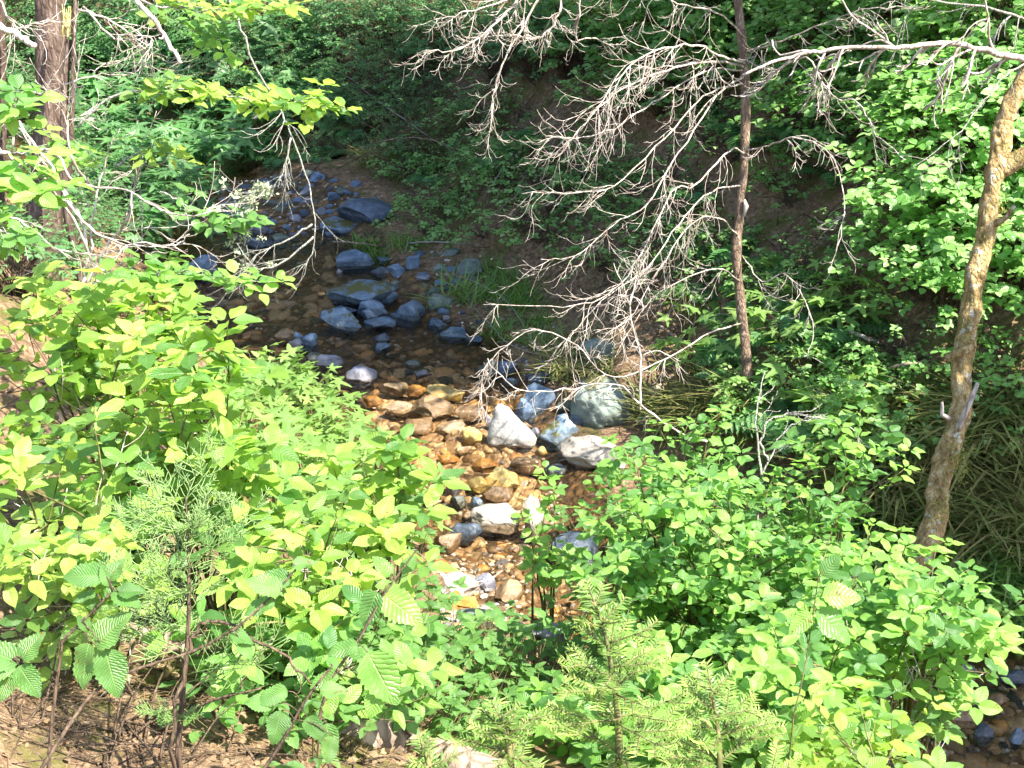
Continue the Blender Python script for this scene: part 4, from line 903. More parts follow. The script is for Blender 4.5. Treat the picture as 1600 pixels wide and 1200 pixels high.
def clear(p, m=.06):
    return p if p[2] > hz(p[0], p[1]) + m else np.array([p[0], p[1], hz(p[0], p[1]) + m])
def dog(label, poly, n, tt, mat='dog_g', stem='stem_g', sc=.062, base=None, mind=24, per=3, L=.19, nodes=3, key='ov', name='dogwood_shrub', group=None, droop=.05, r=.007, spread=.7):
    """dogwood whose crown fills a part of the bank; depth follows the ground, the crown floats dz above"""
    tips = [clear(p) for p in tips_in(poly, n, *tt, mind)]
    c = np.mean(tips, 0)
    if base is None: base = (c[0], c[1] + .1, 0)
    base = (base[0], base[1], hz(base[0], base[1]) - .02)
    return shrub(name, label, 'shrub', base, tips, mat, stem, sc, key, L, nodes, per, group=group, droop=droop, r=r, spread=spread)
GD = 'bright dogwood shrubs on the near bank'
# right-hand bright green thicket (depth 4.4 - 6)
dog('front shoot of the bright green thicket above the white rock bouquet, lit from above', [(930, 790), (1010, 700), (1110, 690), (1150, 770), (1060, 840), (960, 850)], 26, (5.6, 6.2), group=GD)
dog('middle crown of the bright green thicket right of the pale speckled boulder', [(1040, 800), (1190, 770), (1260, 850), (1220, 950), (1080, 960), (1000, 900)], 40, (5.2, 5.9), group=GD)
dog('tall leafy shoots standing up from the thicket below the leaning trunk', [(1230, 820), (1290, 730), (1330, 650), (1370, 760), (1330, 860), (1260, 880)], 15, (5.3, 5.7), group=GD, per=2)
dog('right crown of the bright green thicket hiding the foot of leaning trunk', [(1220, 880), (1360, 860), (1460, 900), (1440, 1010), (1300, 1030), (1210, 980)], 38, (4.8, 5.5), group=GD)
dog('lower right bough of the thicket reaching over the dark downstream water', [(1380, 960), (1460, 930), (1560, 975), (1540, 1010), (1470, 1020), (1400, 1020)], 17, (4.6, 5.1), group=GD, sc=.07)
dog('lowest dogwood of the thicket at the bottom right with drooping veined leaves', [(1180, 1010), (1330, 1010), (1350, 1080), (1330, 1180), (1240, 1190), (1170, 1100)], 30, (4.2, 4.9), group=GD, sc=.072)
dog('yellowish low sprigs at the bottom edge beside the downstream water', [(1290, 1140), (1360, 1130), (1420, 1180), (1390, 1230), (1280, 1230)], 8, (3.9, 4.3), 'dog_y', group=GD, sc=.07)
dog('inner dogwood of the thicket behind the young fir, half shaded', [(940, 880), (1060, 860), (1180, 960), (1160, 1060), (1020, 1040), (950, 960)], 34, (5.2, 5.9), group=GD)
dog('thin sprigs over the dark veined boulder left of the thicket', [(830, 780), (900, 760), (940, 800), (930, 900), (850, 940), (800, 880)], 6, (6.0, 6.5), group=GD, per=2, sc=.07, L=.2)
dog('leaves behind the young fir above the bottom edge', [(900, 1060), (1180, 1060), (1240, 1200), (880, 1220)], 26, (4.4, 5.0), 'dog_g', group=GD, sc=.08)
# left yellow-green dogwood
GL = 'yellow-green dogwood shrubs on the left bank'
dog('large yellow-green dogwood with veined leaves over the reddish needle bank', [(40, 560), (180, 500), (300, 560), (330, 660), (250, 740), (100, 720), (20, 660)], 20, (4.7, 5.4), 'dog_y', group=GL, sc=.086, per=2, nodes=3, L=.22)
dog('yellow-green dogwood spray with four-leaf whorls left of the sunny riffle', [(270, 570), (345, 555), (400, 640), (400, 740), (320, 740), (260, 650)], 12, (4.6, 5.0), 'dog_y', group=GL, sc=.105, per=2, L=.2)
dog('pale glossy broad-leaved clump at the crest of the left bank', [(70, 490), (150, 470), (280, 500), (270, 550), (150, 560), (60, 530)], 14, (5.0, 5.6), 'dog_y', group=GL, sc=.105, per=2)
dog('yellow-green sprigs against the left edge above the cedar seedling', [(-20, 680), (120, 700), (180, 800), (120, 880), (-20, 860)], 13, (4.1, 4.8), 'dog_y', group=GL, sc=.085, per=2, nodes=2, L=.2)
dog('dogwood sprigs around the top of the feathery cedar seedling', [(140, 740), (300, 740), (420, 780), (380, 860), (200, 870), (120, 820)], 13, (4.6, 5.2), 'dog_g', group=GL, sc=.08, per=2, nodes=2)
dog('dogwood sprigs with striped leaves beside the lower riffle', [(480, 770), (600, 740), (680, 720), (690, 800), (620, 880), (500, 880)], 11, (4.8, 5.3), 'dog_y', group=GL, sc=.10, per=2, nodes=2)
dog('yellow-green dogwood below the left bank spray, right of cedar seedling', [(390, 850), (520, 830), (640, 880), (620, 960), (480, 980), (380, 940)], 13, (4.2, 4.8), 'dog_y', group=GL, sc=.09, per=2, nodes=2)
dog('sunlit dogwood leaves left of the cedar seedling on the needle bank', [(0, 860), (130, 850), (220, 920), (180, 1000), (20, 990)], 13, (3.9, 4.5), 'dog_y', group=GL, sc=.075, per=2, nodes=2, L=.2)
dog('low yellow-green leaves at the foot of the cedar seedling', [(330, 980), (500, 960), (600, 1010), (560, 1110), (400, 1120)], 12, (3.9, 4.5), 'dog_g', group=GL, sc=.08, per=2, nodes=2)
# upper-left sunlit boughs
GB = 'sunlit leafy boughs hanging in at upper left'
def bough(label, path, n, sc=.085, mat='dog_y', base=None, L=.14, r=.006, key='ov'):
    q = smooth_path(PP(path), 6, .004); b = q[0].copy(); base = np.array(b if base is None else base); base = np.array([base[0], base[1], hz(base[0], base[1])])
    T = thing('leafy_bough', label, 'branch', base, group=GB); ms = MB(); ml = MB(); ms.tube(q, np.linspace(r, r * .4, len(q)), 5)
    for k in range(n):
        i = int(len(q) * (.2 + .8 * k / n)); i = min(i, len(q) - 2); t = unit(q[i + 1] - q[i]); s = unit(np.cross(t, [0, 0, 1.0])) * rng.choice((-1, 1))
        sprig(ml, ms, q[i], t + s * rng.uniform(.3, 1.3) + [0, 0, rng.uniform(-.1, .25)], L * rng.uniform(.6, 1.3), rng.choice((1, 2)), sc, key)
    rosette(ml, q[-1], [0, 0, 1], 5, sc); ms.build('branch_wood', M['twig_l'], T, base); ml.build('foliage', M[mat], T, base)
bough('long bright yellow-green leafy bough in the middle of the upper left', [(120, 200, 6.2), (180, 150, 6.2), (270, 140, 6.2), (340, 148, 6.1), (400, 155, 6.1), (460, 160, 6.0), (490, 165, 6.0)], 26, .085)
bough('bright leafy bough along the top edge at upper left', [(150, -40, 6.2), (230, 5, 6.2), (300, 15, 6.2), (370, 15, 6.2), (440, 15, 6.1)], 16, .085)
bough('short bright bough with hanging leaves at the top edge left of centre', [(240, -30, 6.5), (300, 20, 6.5), (330, 45, 6.4), (345, 65, 6.4)], 9, .07, 'dog_g')
bough('large close leaf whorl at the left edge with curled lime leaves', [(-60, 250, 4.6), (-20, 285, 4.6), (20, 300, 4.6), (40, 300, 4.6)], 7, .11, 'dog_g')
bough('pale leafy bough at the left edge above the lime whorl', [(-60, 100, 5.6), (-20, 135, 5.6), (20, 160, 5.6), (25, 175, 5.6)], 8, .09, 'dog_g')
bough('small lit sprig on the twigs left of the lichen branch', [(180, 260, 6.3), (205, 245, 6.3), (225, 240, 6.3), (245, 238, 6.3)], 5, .07)
bough('green leaves crossing the thick trunk at the upper left', [(20, 240, 6.9), (60, 235, 6.9), (90, 240, 6.9), (110, 250, 6.9)], 8, .10, 'dog_g')
bough('lowest green bough with rounded leaves in front of the jagged blue rocks', [(180, 440, 7), (230, 430, 7), (290, 425, 7), (350, 440, 7), (400, 440, 7)], 10, .09, 'dog_g')
bough('pale green leaves in front of the jagged blue rocks and dark pool', [(130, 470, 6.2), (180, 440, 6.2), (220, 440, 6.2), (265, 442, 6.2)], 11, .095, 'dog_g')
bough('dark green leaves under the lichen branch', [(250, 300, 8), (290, 320, 8), (330, 345, 8), (360, 350, 8)], 8, .10, 'berry')
bough('small bough at the left edge with green leaves beside the thick trunk', [(-40, 350, 5.8), (0, 360, 5.8), (20, 370, 5.8)], 9, .08, 'dog_g')

# prototype understory plants -----------------------------------------------------
FARX = (0, 200, -50)
def proto_palmate(key, mat, n, hgt, sc, seed, cat='plant', name='thimbleberry_plant'):
    rng.seed(seed); T = thing(name, 'x', cat, FARX); ml = MB(); ms = MB(); o = np.array(FARX, float)
    for k in range(n):
        a = rng.random() * 6.28; rad = rng.uniform(.02, hgt * .75); h = hgt * rng.uniform(.45, 1.0) * (1.1 - .4 * rad / hgt); tp = o + [math.cos(a) * rad, math.sin(a) * rad, h]
        p = catmull([o + rv(.03) * [1, 1, 0], o + (tp - o) * .5 + [0, 0, .05], tp], 4); ms.tube(p, np.linspace(.003, .0015, len(p)), 4)
        d = unit([math.cos(a), math.sin(a), rng.uniform(-.3, .1)] + rv(.3)); ml.leaf(key, tp, d, upn(.3), sc * rng.uniform(.6, 1.15))
    ml.build('foliage', M[mat], T, o); ms.build('stems', M['stem_g'], T, o); return T
def proto_shrub(key, mat, n, rad, hgt, sc, seed, name='understory_shrub', cat='shrub', per=1, pairs=5):
    rng.seed(seed); T = thing(name, 'x', cat, FARX); ml = MB(); ms = MB(); o = np.array(FARX, float)
    for k in range(n):
        a = rng.random() * 6.28; rr = rad * rng.random() ** .5; h = hgt * rng.uniform(.35, 1) * (1 - .45 * (rr / rad) ** 2); tp = o + [math.cos(a) * rr, math.sin(a) * rr, h]
        p = catmull([o + rv(.05) * [1, 1, 0], o + (tp - o) * .55 + [0, 0, .1 * hgt], tp], 4); ms.tube(p, np.linspace(.004, .0015, len(p)), 4)
        sprig(ml, ms, tp, unit([math.cos(a), math.sin(a), .15] + rv(.3)), rng.uniform(.14, .26), pairs, sc, key)
    ml.build('foliage', M[mat], T, o); ms.build('stems', M['twig_d'], T, o); return T
def proto_grass(mat, n, L, seed, name='grass_tuft', key='blade', spread=.12):
    rng.seed(seed); T = MB(); o = np.array(FARX, float)
    for k in range(n):
        a = rng.random() * 6.28; d = unit([math.cos(a) * rng.uniform(.1, 1), math.sin(a) * rng.uniform(.1, 1), 1.0]); T.leaf(key, o + [rng.gauss(0, spread), rng.gauss(0, spread), 0], d, unit([-d[0], -d[1], .8]), L * rng.uniform(.5, 1.2), w=1.5 + 1.3 * rng.random())
    ob = T.build(name, M[mat], None, o); ob.location = FARX; tag(ob, 'x', 'grass'); return ob
def proto_bramble(mat, n, seed, sc=.07, hgt=.3):
    rng.seed(seed); T = thing('bramble_plant', 'x', 'plant', FARX); ml = MB(); ms = MB(); o = np.array(FARX, float)
    for k in range(n):
        a = rng.random() * 6.28; rad = .42 * rng.random() ** .6; tp = o + [math.cos(a) * rad, math.sin(a) * rad, hgt * rng.uniform(.3, 1)]
        p = catmull([o + (tp - o) * [.5, .5, 0], o + (tp - o) * [.8, .8, .6], tp], 3); ms.tube(p, .0018, 4)
        d = unit([math.cos(a), math.sin(a), 0] + rv(.5)); nr = upn(.28); s = unit(np.cross(d, nr)); rr = rng.random(); q = sc * rng.uniform(.7, 1.15)
        ml.leaf('sers', tp, d, nr, q, rr); ml.leaf('sers', tp, unit(s + d * .25), nr, q * .85, rr); ml.leaf('sers', tp, unit(-s + d * .25), nr, q * .85, rr)
    ml.build('foliage', M[mat], T, o); ms.build('stems', M['stem_g'], T, o); return T
def proto_fern(seed):
    rng.seed(seed); T = MB(); o = np.array(FARX, float)
    for k in range(11):
        a = rng.random() * 6.28; L = rng.uniform(.35, .6); h = np.array([math.cos(a), math.sin(a), 0]); pts = np.array([o + h * L * q + np.array([0, 0, L * (1.1 * q - 1.0 * q * q)]) for q in np.linspace(.02, 1, 15)]); T.tube(pts, .0016, 3)
        for i in range(1, 15):
            t = unit(pts[i] - pts[i - 1]); s_ = np.cross(t, [0, 0, 1.0]); q = i / 14
            for sg in (-1, 1): T.leaf('ovs', pts[i], unit(s_ * sg + t * .3 + [0, 0, -.1]), upn(.2), .15 * L / .5 * math.sin(math.pi * min(1, .12 + q * .86)) + .01, w=.55)
    ob = T.build('fern', M['under'], None, o); ob.location = FARX; tag(ob, 'x', 'fern'); return ob
PR = {}
PR['fern'] = [proto_fern(190), proto_fern(191)]
PR['thim'] = [proto_palmate('palm', 'thimble', 26, .42, .11, 100 + i) for i in range(3)]
PR['mapl'] = [proto_palmate('mapl', 'under', 46, .6, .19, 110 + i) for i in range(3)]
PR['maplb'] = [proto_palmate('mapl', 'thimble', 20, .4, .12, 115 + i) for i in range(2)]
PR['under'] = [proto_shrub('ovs', 'under', 70, .6, .8, .055, 120 + i) for i in range(3)]
PR['shrub'] = [proto_shrub('ovr', 'shrub', 62, .6, .9, .075, 130 + i, 'bank_shrub', pairs=3) for i in range(3)]
PR['low'] = [proto_shrub('ovr', 'shrub', 32, .35, .35, .045, 140 + i, 'bank_plant', 'plant', pairs=3) for i in range(2)]
PR['fine'] = [proto_shrub('ovs', 'under', 60, .7, .7, .035, 150 + i, 'fine_leaved_shrub', pairs=7) for i in range(2)]
PR['grass'] = [proto_grass('grass', 110, .34, 160 + i) for i in range(3)]
PR['tawny'] = [proto_grass('tawny', 140, .42, 170 + i, 'tawny_grass_tuft', 'blad2') for i in range(3)]
PR['bram'] = [proto_bramble('berry', 34, 180 + i) for i in range(3)]
USED = set(); rng.seed(99)
WORD = {'fern': 'arching green fern', 'thim': 'broad-leaved thimbleberry', 'mapl': 'shaded palmate-leaved plant', 'maplb': 'pale palmate-leaved plant', 'under': 'dark green leafy shrub', 'shrub': 'round-leaved green shrub', 'low': 'low small-leaved green plant',
        'fine': 'fine-leaved dark shrub', 'grass': 'green grass tuft', 'tawny': 'drooping tawny grass tuft', 'bram': 'three-leaflet bramble'}
GRP = {'fern': 'ferns of the shaded banks', 'thim': 'thimbleberry plants', 'mapl': 'shaded palmate plants', 'maplb': 'pale palmate plants', 'under': 'dark understory shrubs', 'shrub': 'round-leaved shrubs of the far bank', 'low': 'low plants of the far bank',
       'fine': 'fine-leaved shrubs upstream', 'grass': 'green grass tufts', 'tawny': 'tawny grass tufts on the cut bank', 'bram': 'bramble plants of the near bank'}
def put(kind, px, py, sc=1.0, dz=0.0):
    g = G(px, py); src = PR[kind][rng.randrange(len(PR[kind]))]; rz = rng.random() * 6.28
    vx, vy, _ = pix(g + np.array([0, 0, .3 * sc])); lab = ('small ' if sc < .75 else 'large ' if sc > 1.2 else '') + WORD[kind] + ' ' + where(vx, vy)
    loc = (g[0], g[1], g[2] - .02 + dz)
    if id(src) not in USED:
        USED.add(id(src)); src.location = loc; src.rotation_euler = (0, 0, rz); src.scale = (sc,) * 3; src['label'] = lab; src['group'] = GRP[kind]; return src
    return copy_tree(src, loc, rz, sc, lab, GRP[kind])
def fill(kind, poly, n, mind, s0=.8, s1=1.2):
    for x, y in sample(poly, n, mind): put(kind, x, y, rng.uniform(s0, s1))
# background, upper left and centre
fill('mapl', [(110, 120), (470, 60), (560, 200), (480, 260), (300, 300), (120, 340)], 20, 40, .8, 1.2)
fill('fine', [(300, 60), (640, 40), (700, 170), (560, 230), (330, 200)], 16, 38)
fill('under', [(0, 60), (420, 20), (660, 20), (640, 80), (300, 110), (0, 200)], 16, 45, .9, 1.3)
fill('under', [(620, 30), (900, 30), (900, 130), (700, 130)], 8, 45, .7, 1.1)
fill('under', [(-60, 200), (110, 200), (240, 330), (280, 420), (-60, 480)], 12, 45, .7, 1.0)
fill('mapl', [(120, 300), (330, 300), (300, 400), (150, 400)], 7, 38, .6, .9)
fill('shrub', [(860, 60), (1130, 60), (1150, 130), (900, 110)], 9, 40, .8, 1.1)
fill('low', [(620, 270), (760, 260), (840, 300), (760, 350), (640, 320)], 5, 40, .5, .8)
fill('mapl', [(60, 40), (300, 20), (480, 80), (460, 250), (280, 310), (100, 240)], 22, 34, .8, 1.15)
fill('maplb', [(130, 120), (420, 120), (440, 240), (200, 280)], 9, 50, .8, 1.1)
fill('fine', [(450, 100), (650, 60), (760, 180), (700, 260), (480, 250)], 16, 34, .6, .95)
fill('low', [(440, 160), (780, 140), (880, 260), (860, 380), (640, 380), (620, 260), (460, 250)], 34, 26, .5, 1.0)
fill('tawny', [(520, 170), (760, 180), (820, 280), (640, 300), (520, 240)], 14, 34, .5, .9)
fill('under', [(600, 20), (880, 10), (900, 110), (720, 150), (600, 110)], 12, 34, .7, 1.0)
fill('under', [(-20, 0), (140, 0), (140, 160), (-20, 200)], 8, 40, .8, 1.2)
fill('fern', [(300, 200), (640, 120), (860, 240), (700, 300), (400, 260)], 12, 40, .6, 1.1)
fill('fern', [(1080, 250), (1300, 480), (1420, 700), (1200, 680), (1060, 450)], 14, 44, .6, 1.0)
# far bank, right
fill('shrub', [(1290, 220), (1400, 180), (1640, 180), (1660, 540), (1470, 540), (1400, 400)], 22, 42, .7, 1.05)
fill('shrub', [(1380, 60), (1640, 60), (1640, 200), (1420, 170)], 10, 42, .8, 1.1)
fill('shrub', [(1020, 10), (1400, 10), (1400, 110), (1180, 60), (1040, 80)], 12, 42, .8, 1.0)
fill('shrub', [(880, 100), (1060, 100), (1080, 200), (960, 200)], 7, 42, .6, .9)
fill('low', [(890, 280), (1080, 250), (1130, 400), (1060, 470), (900, 440)], 15, 36, .7, 1.1)
fill('maplb', [(1060, 470), (1340, 460), (1380, 560), (1340, 660), (1150, 640), (1060, 560)], 14, 40, .8, 1.1)
fill('low', [(1180, 560), (1420, 540), (1440, 700), (1230, 720)], 12, 36, .7, 1.0)
fill('low', [(1540, 560), (1640, 560), (1640, 700), (1540, 680)], 6, 36, .8, 1.1)
fill('maplb', [(1260, 670), (1370, 680), (1360, 760), (1280, 760)], 4, 36, 1, 1.3)
fill('low', [(1090, 110), (1340, 90), (1330, 480), (1150, 470)], 20, 34, .5, 1.0)
fill('fern', [(1090, 90), (1320, 90), (1320, 300), (1120, 300)], 6, 50, .5, .8)
fill('shrub', [(1180, 110), (1330, 90), (1320, 240), (1230, 230)], 5, 50, .6, .8)
fill('tawny', [(1360, 640), (1600, 620), (1640, 860), (1480, 850), (1360, 760)], 24, 30, .8, 1.2)
fill('grass', [(1290, 800), (1440, 780), (1640, 880), (1640, 990), (1460, 990), (1300, 920)], 26, 28, .8, 1.2)
fill('grass', [(700, 450), (800, 430), (860, 480), (850, 540), (760, 520)], 9, 24, .6, .9)
fill('grass', [(565, 385), (650, 375), (660, 400), (580, 410)], 4, 20, .5, .7)
fill('tawny', [(820, 540), (1000, 560), (1030, 600), (900, 590)], 3, 30, .5, .8)
fill('tawny', [(1010, 640), (1200, 620), (1220, 700), (1040, 690)], 8, 30, .5, .8)
# near bank ground cover
fill('thim', [(350, 580), (460, 630), (560, 720), (640, 810), (600, 880), (480, 840), (380, 740), (300, 640)], 30, 34, .7, 1.0)
fill('maplb', [(400, 600), (480, 640), (520, 700), (440, 700)], 6, 34, .8, 1.0)
fill('thim', [(60, 460), (250, 470), (330, 560), (100, 520)], 7, 40, .7, 1.0)
fill('bram', [(440, 850), (600, 880), (680, 1030), (840, 1070), (900, 1130), (720, 1150), (480, 1110), (420, 950)], 30, 38, .6, .95)
fill('bram', [(880, 1000), (1180, 1000), (1240, 1200), (900, 1200)], 16, 45, .7, 1.0)
fill('bram', [(330, 1000), (560, 1040), (700, 1180), (420, 1190)], 10, 45, .6, .9)
fill('bram', [(1000, 760), (1240, 760), (1420, 950), (1380, 1050), (1100, 1010), (960, 880)], 22, 42, .8, 1.1)
fill('thim', [(1240, 1040), (1390, 1040), (1390, 1200), (1240, 1200)], 8, 42, .7, .9)
for kd in PR:
    for s_ in PR[kd]:
        if id(s_) not in USED: 
            for ch in list(s_.children): bpy.data.objects.remove(ch)
            bpy.data.objects.remove(s_)

# ------------------------------------------------------------------ foreground brambles
def cane(label, path, leaves, r=.006, mat='twig_d', name='bramble_cane', lsc=.09, lmat='berry'):
    """leaves: list of (px, py, t, size, heading deg) leaflets set on short stalks"""
    q = smooth_path(PP(path), 6); r *= .8; b = q[0].copy(); b[2] = hz(b[0], b[1]); T = thing(name, label, 'plant', b, group='bramble canes in the foreground')
    q = np.vstack([b[None], q]) if q[0][2] - b[2] > .03 else q
    ms = MB(); ml = MB(); ms.tube(q, np.linspace(r, r * .4, len(q)), 6)
    for k in range(len(q) * 2):
        c = q[rng.randrange(len(q))]; ms.tube([c, c + unit(rv()) * .012], [.0014, .0003], 3)
    for (x, y, t, s, hd) in leaves:
        c = P(x, y, t); i = int(np.argmin(((q - c) ** 2).sum(1))); ms.tube(catmull([q[i], (q[i] + c) / 2 + [0, 0, .012], c], 3), .0014, 4)
        a = math.radians(hd); d = unit(math.cos(a) * RT + math.sin(a) * UP * .8 + FW * -.15); nr = unit(-FW * .55 + np.array([0, 0, .8]) + rv(.18)); ml.leaf('ser', c, d, nr, s)
    ms.build('cane', M[mat], T, b); ml.build('foliage', M[lmat], T, b)
cane('dark arching bramble cane crossing the bottom left corner', [(62, 1205, 2.9), (110, 1130, 2.95), (150, 1080, 3.0), (215, 1045, 3.05), (300, 1018, 3.1), (370, 980, 3.1), (420, 935, 3.15), (462, 890, 3.2)],
     [(440, 925, 3.15, .085, 150), (455, 905, 3.2, .08, 180), (430, 940, 3.15, .075, 200), (360, 990, 3.1, .055, -20), (375, 1000, 3.1, .05, -60), (455, 885, 3.2, .06, 20)])
cane('upright bramble shoot with dark serrated leaves left of the cedar seedling', [(75, 1210, 3.0), (82, 1120, 3.0), (95, 1020, 3.0), (100, 1000, 3.0), (140, 960, 3.0), (175, 925, 3.0)],
     [(165, 900, 3.0, .09, 175), (170, 905, 3.0, .055, 60), (175, 925, 3.0, .07, -25), (185, 925, 3.0, .06, 10), (150, 930, 3.0, .05, 190), (150, 1010, 3.0, .105, 55), (140, 1005, 3.0, .10, -100), (165, 1015, 3.0, .105, -75), (140, 985, 3.0, .04, 120), (175, 915, 3, .05, 110)])
cane('broad bramble leaves cut by the left edge above the needle bank', [(-30, 1190, 2.8), (-20, 1120, 2.8), (-5, 1060, 2.8), (20, 1035, 2.8)],
     [(30, 1035, 2.8, .085, 150), (25, 1035, 2.8, .09, 200), (30, 1040, 2.8, .075, -60), (35, 1030, 2.8, .07, 60), (20, 1040, 2.8, .08, -110)])
cane('thin bramble stem with long lime leaves beside the young firs', [(520, 1215, 3.1), (500, 1130, 3.1), (520, 1060, 3.1), (560, 1000, 3.15), (600, 930, 3.2), (650, 860, 3.25)],
     [(590, 925, 3.2, .085, -110), (600, 930, 3.2, .11, -40), (575, 1020, 3.1, .13, -65), (560, 1010, 3.1, .07, 190), (530, 1055, 3.1, .07, -160), (520, 1080, 3.1, .06, -100), (510, 1130, 3.1, .07, -80), (590, 1075, 3.1, .07, -100), (610, 900, 3.2, .06, 120)], lmat='dog_g')
cane('low bramble leaves around the log at bottom centre left', [(400, 1220, 3), (440, 1160, 3), (480, 1090, 3), (520, 1040, 3)],
     [(430, 1100, 3, .065, 170), (450, 1080, 3, .07, 200), (440, 1110, 3, .075, -100), (500, 1080, 3, .06, 10), (480, 1120, 3, .06, -60), (520, 1150, 3, .06, -100)])
cane('dark bramble shoot among the bright thicket leaves with grey-green striped leaf', [(1240, 1120, 3.6), (1258, 1040, 3.6), (1270, 960, 3.6), (1280, 900, 3.6), (1300, 830, 3.7)],
     [(1285, 930, 3.6, .10, 0), (1275, 955, 3.6, .12, -45), (1270, 960, 3.6, .08, -140), (1285, 900, 3.6, .07, 60)], lmat='dog_g', r=.0025, mat='stem_g')
bare('bent_stem', 'bent brown stem arching over beside the cedar seedling', 'stick', [[(268, 1170, 3.3), (285, 1060, 3.3), (300, 1000, 3.3), (318, 972, 3.3), (355, 975, 3.3), (400, 998, 3.3), (450, 1030, 3.3), (485, 1068, 3.3)]], mat='twig_d', n=3, L=.08, r=.0055, depth=0, end=.003)

# ------------------------------------------------------------------ conifer seedlings
def fir_branch(ml, ms, p, d, L, sub=True, sc=.022, droop=.0, tipc=.5):
    n = max(5, int(L / .03)); d = unit(d); pts = [np.array(p, float)]
    for i in range(n): d = unit(d + np.array([0, 0, .02 - droop]) + rv(.03)); pts.append(pts[-1] + d * L / n)
    pts = np.array(pts); ms.tube(pts, np.linspace(.003, .0012, len(pts)), 4)
    m = int(L / .0040)
    for k in range(m):
        q = k / m; i = min(n - 1, int(q * n)); f = q * n - i; c = pts[i] * (1 - f) + pts[i + 1] * f; t = unit(pts[i + 1] - pts[i]); s = unit(np.cross(t, [0, 0, 1.0])); u = np.cross(s, t)
        sg = 1 if k % 2 else -1; dd = unit(s * sg + t * rng.uniform(.25, .7) + u * rng.uniform(-.15, .45)); ml.leaf('need', c, dd, unit(u + rv(.2)), sc * rng.uniform(.75, 1.1) * (1 - .35 * max(0, q - .8) / .2), min(1, max(0, .15 + tipc * q + rng.gauss(0, .08))), w=1.7)
    if sub:
        for k in range(int(L / .05)):
            q = .2 + .7 * rng.random(); i = min(n - 1, int(q * n)); t = unit(pts[i + 1] - pts[i]); s = unit(np.cross(t, [0, 0, 1.0])) * rng.choice((-1, 1))
            fir_branch(ml, ms, pts[i], t + s * .8, L * (1 - q) * .75 + .03, False, sc, droop, tipc + .2)
def fir(label, path, whorls, L, sc=.028, group='young firs at the bottom'):
    q = smooth_path(PP(path), 6); b = q[0].copy(); b[2] = min(b[2], hz(b[0], b[1])); q = np.vstack([b[None], q]); T = thing('young_fir', label, 'tree', b, group=group); ms = MB(); ml = MB(); mt = MB()
    mt.tube(q, np.linspace(.011, .003, len(q)), 7); n = len(q)
    for k in range(whorls):
        f = k / (whorls - 1); i = int((.18 + .8 * f) * (n - 1)); ln = L * (1.05 - .75 * f); a0 = rng.random() * 6.28
        for j in range(4):
            a = a0 + j * 1.57 + rng.gauss(0, .15); fir_branch(ml, ms, q[i] + rv(.006), [math.cos(a), math.sin(a), .12 + .5 * f], ln * rng.uniform(.75, 1.1), ln > .1, sc)
    fir_branch(ml, ms, q[-1], unit(q[-1] - q[-3]), L * .25, False, sc)
    mt.build('trunk', M['stem_g'], T, b); ml.build('foliage', M['fir'], T, b); ms.build('branches', M['stem_g'], T, b)
fir('tallest young fir with pale spring tips at the bottom centre', [(968, 1230, 3.3), (966, 1130, 3.3), (958, 1060, 3.3), (945, 990, 3.3), (928, 940, 3.3)], 7, .22)
fir('small young fir left of the tallest one at bottom centre', [(800, 1260, 3.1), (797, 1180, 3.1), (790, 1140, 3.1), (780, 1118, 3.1)], 5, .15)
fir('dense young fir right of the tallest one, partly behind thicket leaves', [(1120, 1290, 3.5), (1125, 1200, 3.5), (1120, 1130, 3.5), (1110, 1070, 3.5)], 5, .24)
fir('smallest fir sprig over the half-buried log', [(690, 1250, 2.9), (672, 1200, 2.9), (660, 1165, 2.9)], 3, .10)
def cedar():
    q = smooth_path(PP([(278, 1175, 3.5), (286, 1080, 3.5), (294, 980, 3.5), (295, 900, 3.5), (293, 830, 3.5), (290, 775, 3.5)]), 8); b = q[0].copy(); b[2] = hz(b[0], b[1]) - .01; q = np.vstack([b[None], q])
    T = thing('cedar_seedling', 'feathery pale green cedar seedling on the left needle bank', 'tree', b); mt = MB(); ml = MB(); mt.tube(q, np.linspace(.008, .002, len(q)), 7); n = len(q)
    def spray(p, d, L, dep, tone):
        d = unit(d); m = 6; pts = [p]
        for i in range(m): d = unit(d + rv(.07) + [0, 0, .04]); pts.append(pts[-1] + d * L / m)
        ml.tube(pts, np.linspace(.0017 if dep else .0016, .0010, m + 1), 3, r=min(1, tone))
        if dep > 0:
            u = unit(np.cross(d, [0, -.5, 1.0]))
            for i in range(1, m):
                for sg in (-1, 1):
                    if rng.random() < .6: spray(pts[i], d * .9 + u * sg * .8 + rv(.12), L * (.60 - .07 * i), dep - 1, tone + .15)
    for k in range(36):
        f = rng.random(); i = min(n - 2, int((.14 + .86 * f) * n)); a = rng.random() * 6.28; L = .27 * (1.05 - .45 * f) * rng.uniform(.55, 1.2)
        spray(q[i], np.array([math.cos(a), math.sin(a) * .8, .45]), L, 2, rng.uniform(0, .7))
    mt.build('trunk', M['twig_d'], T, b); ml.build('foliage', M['cedar'], T, b)
cedar()

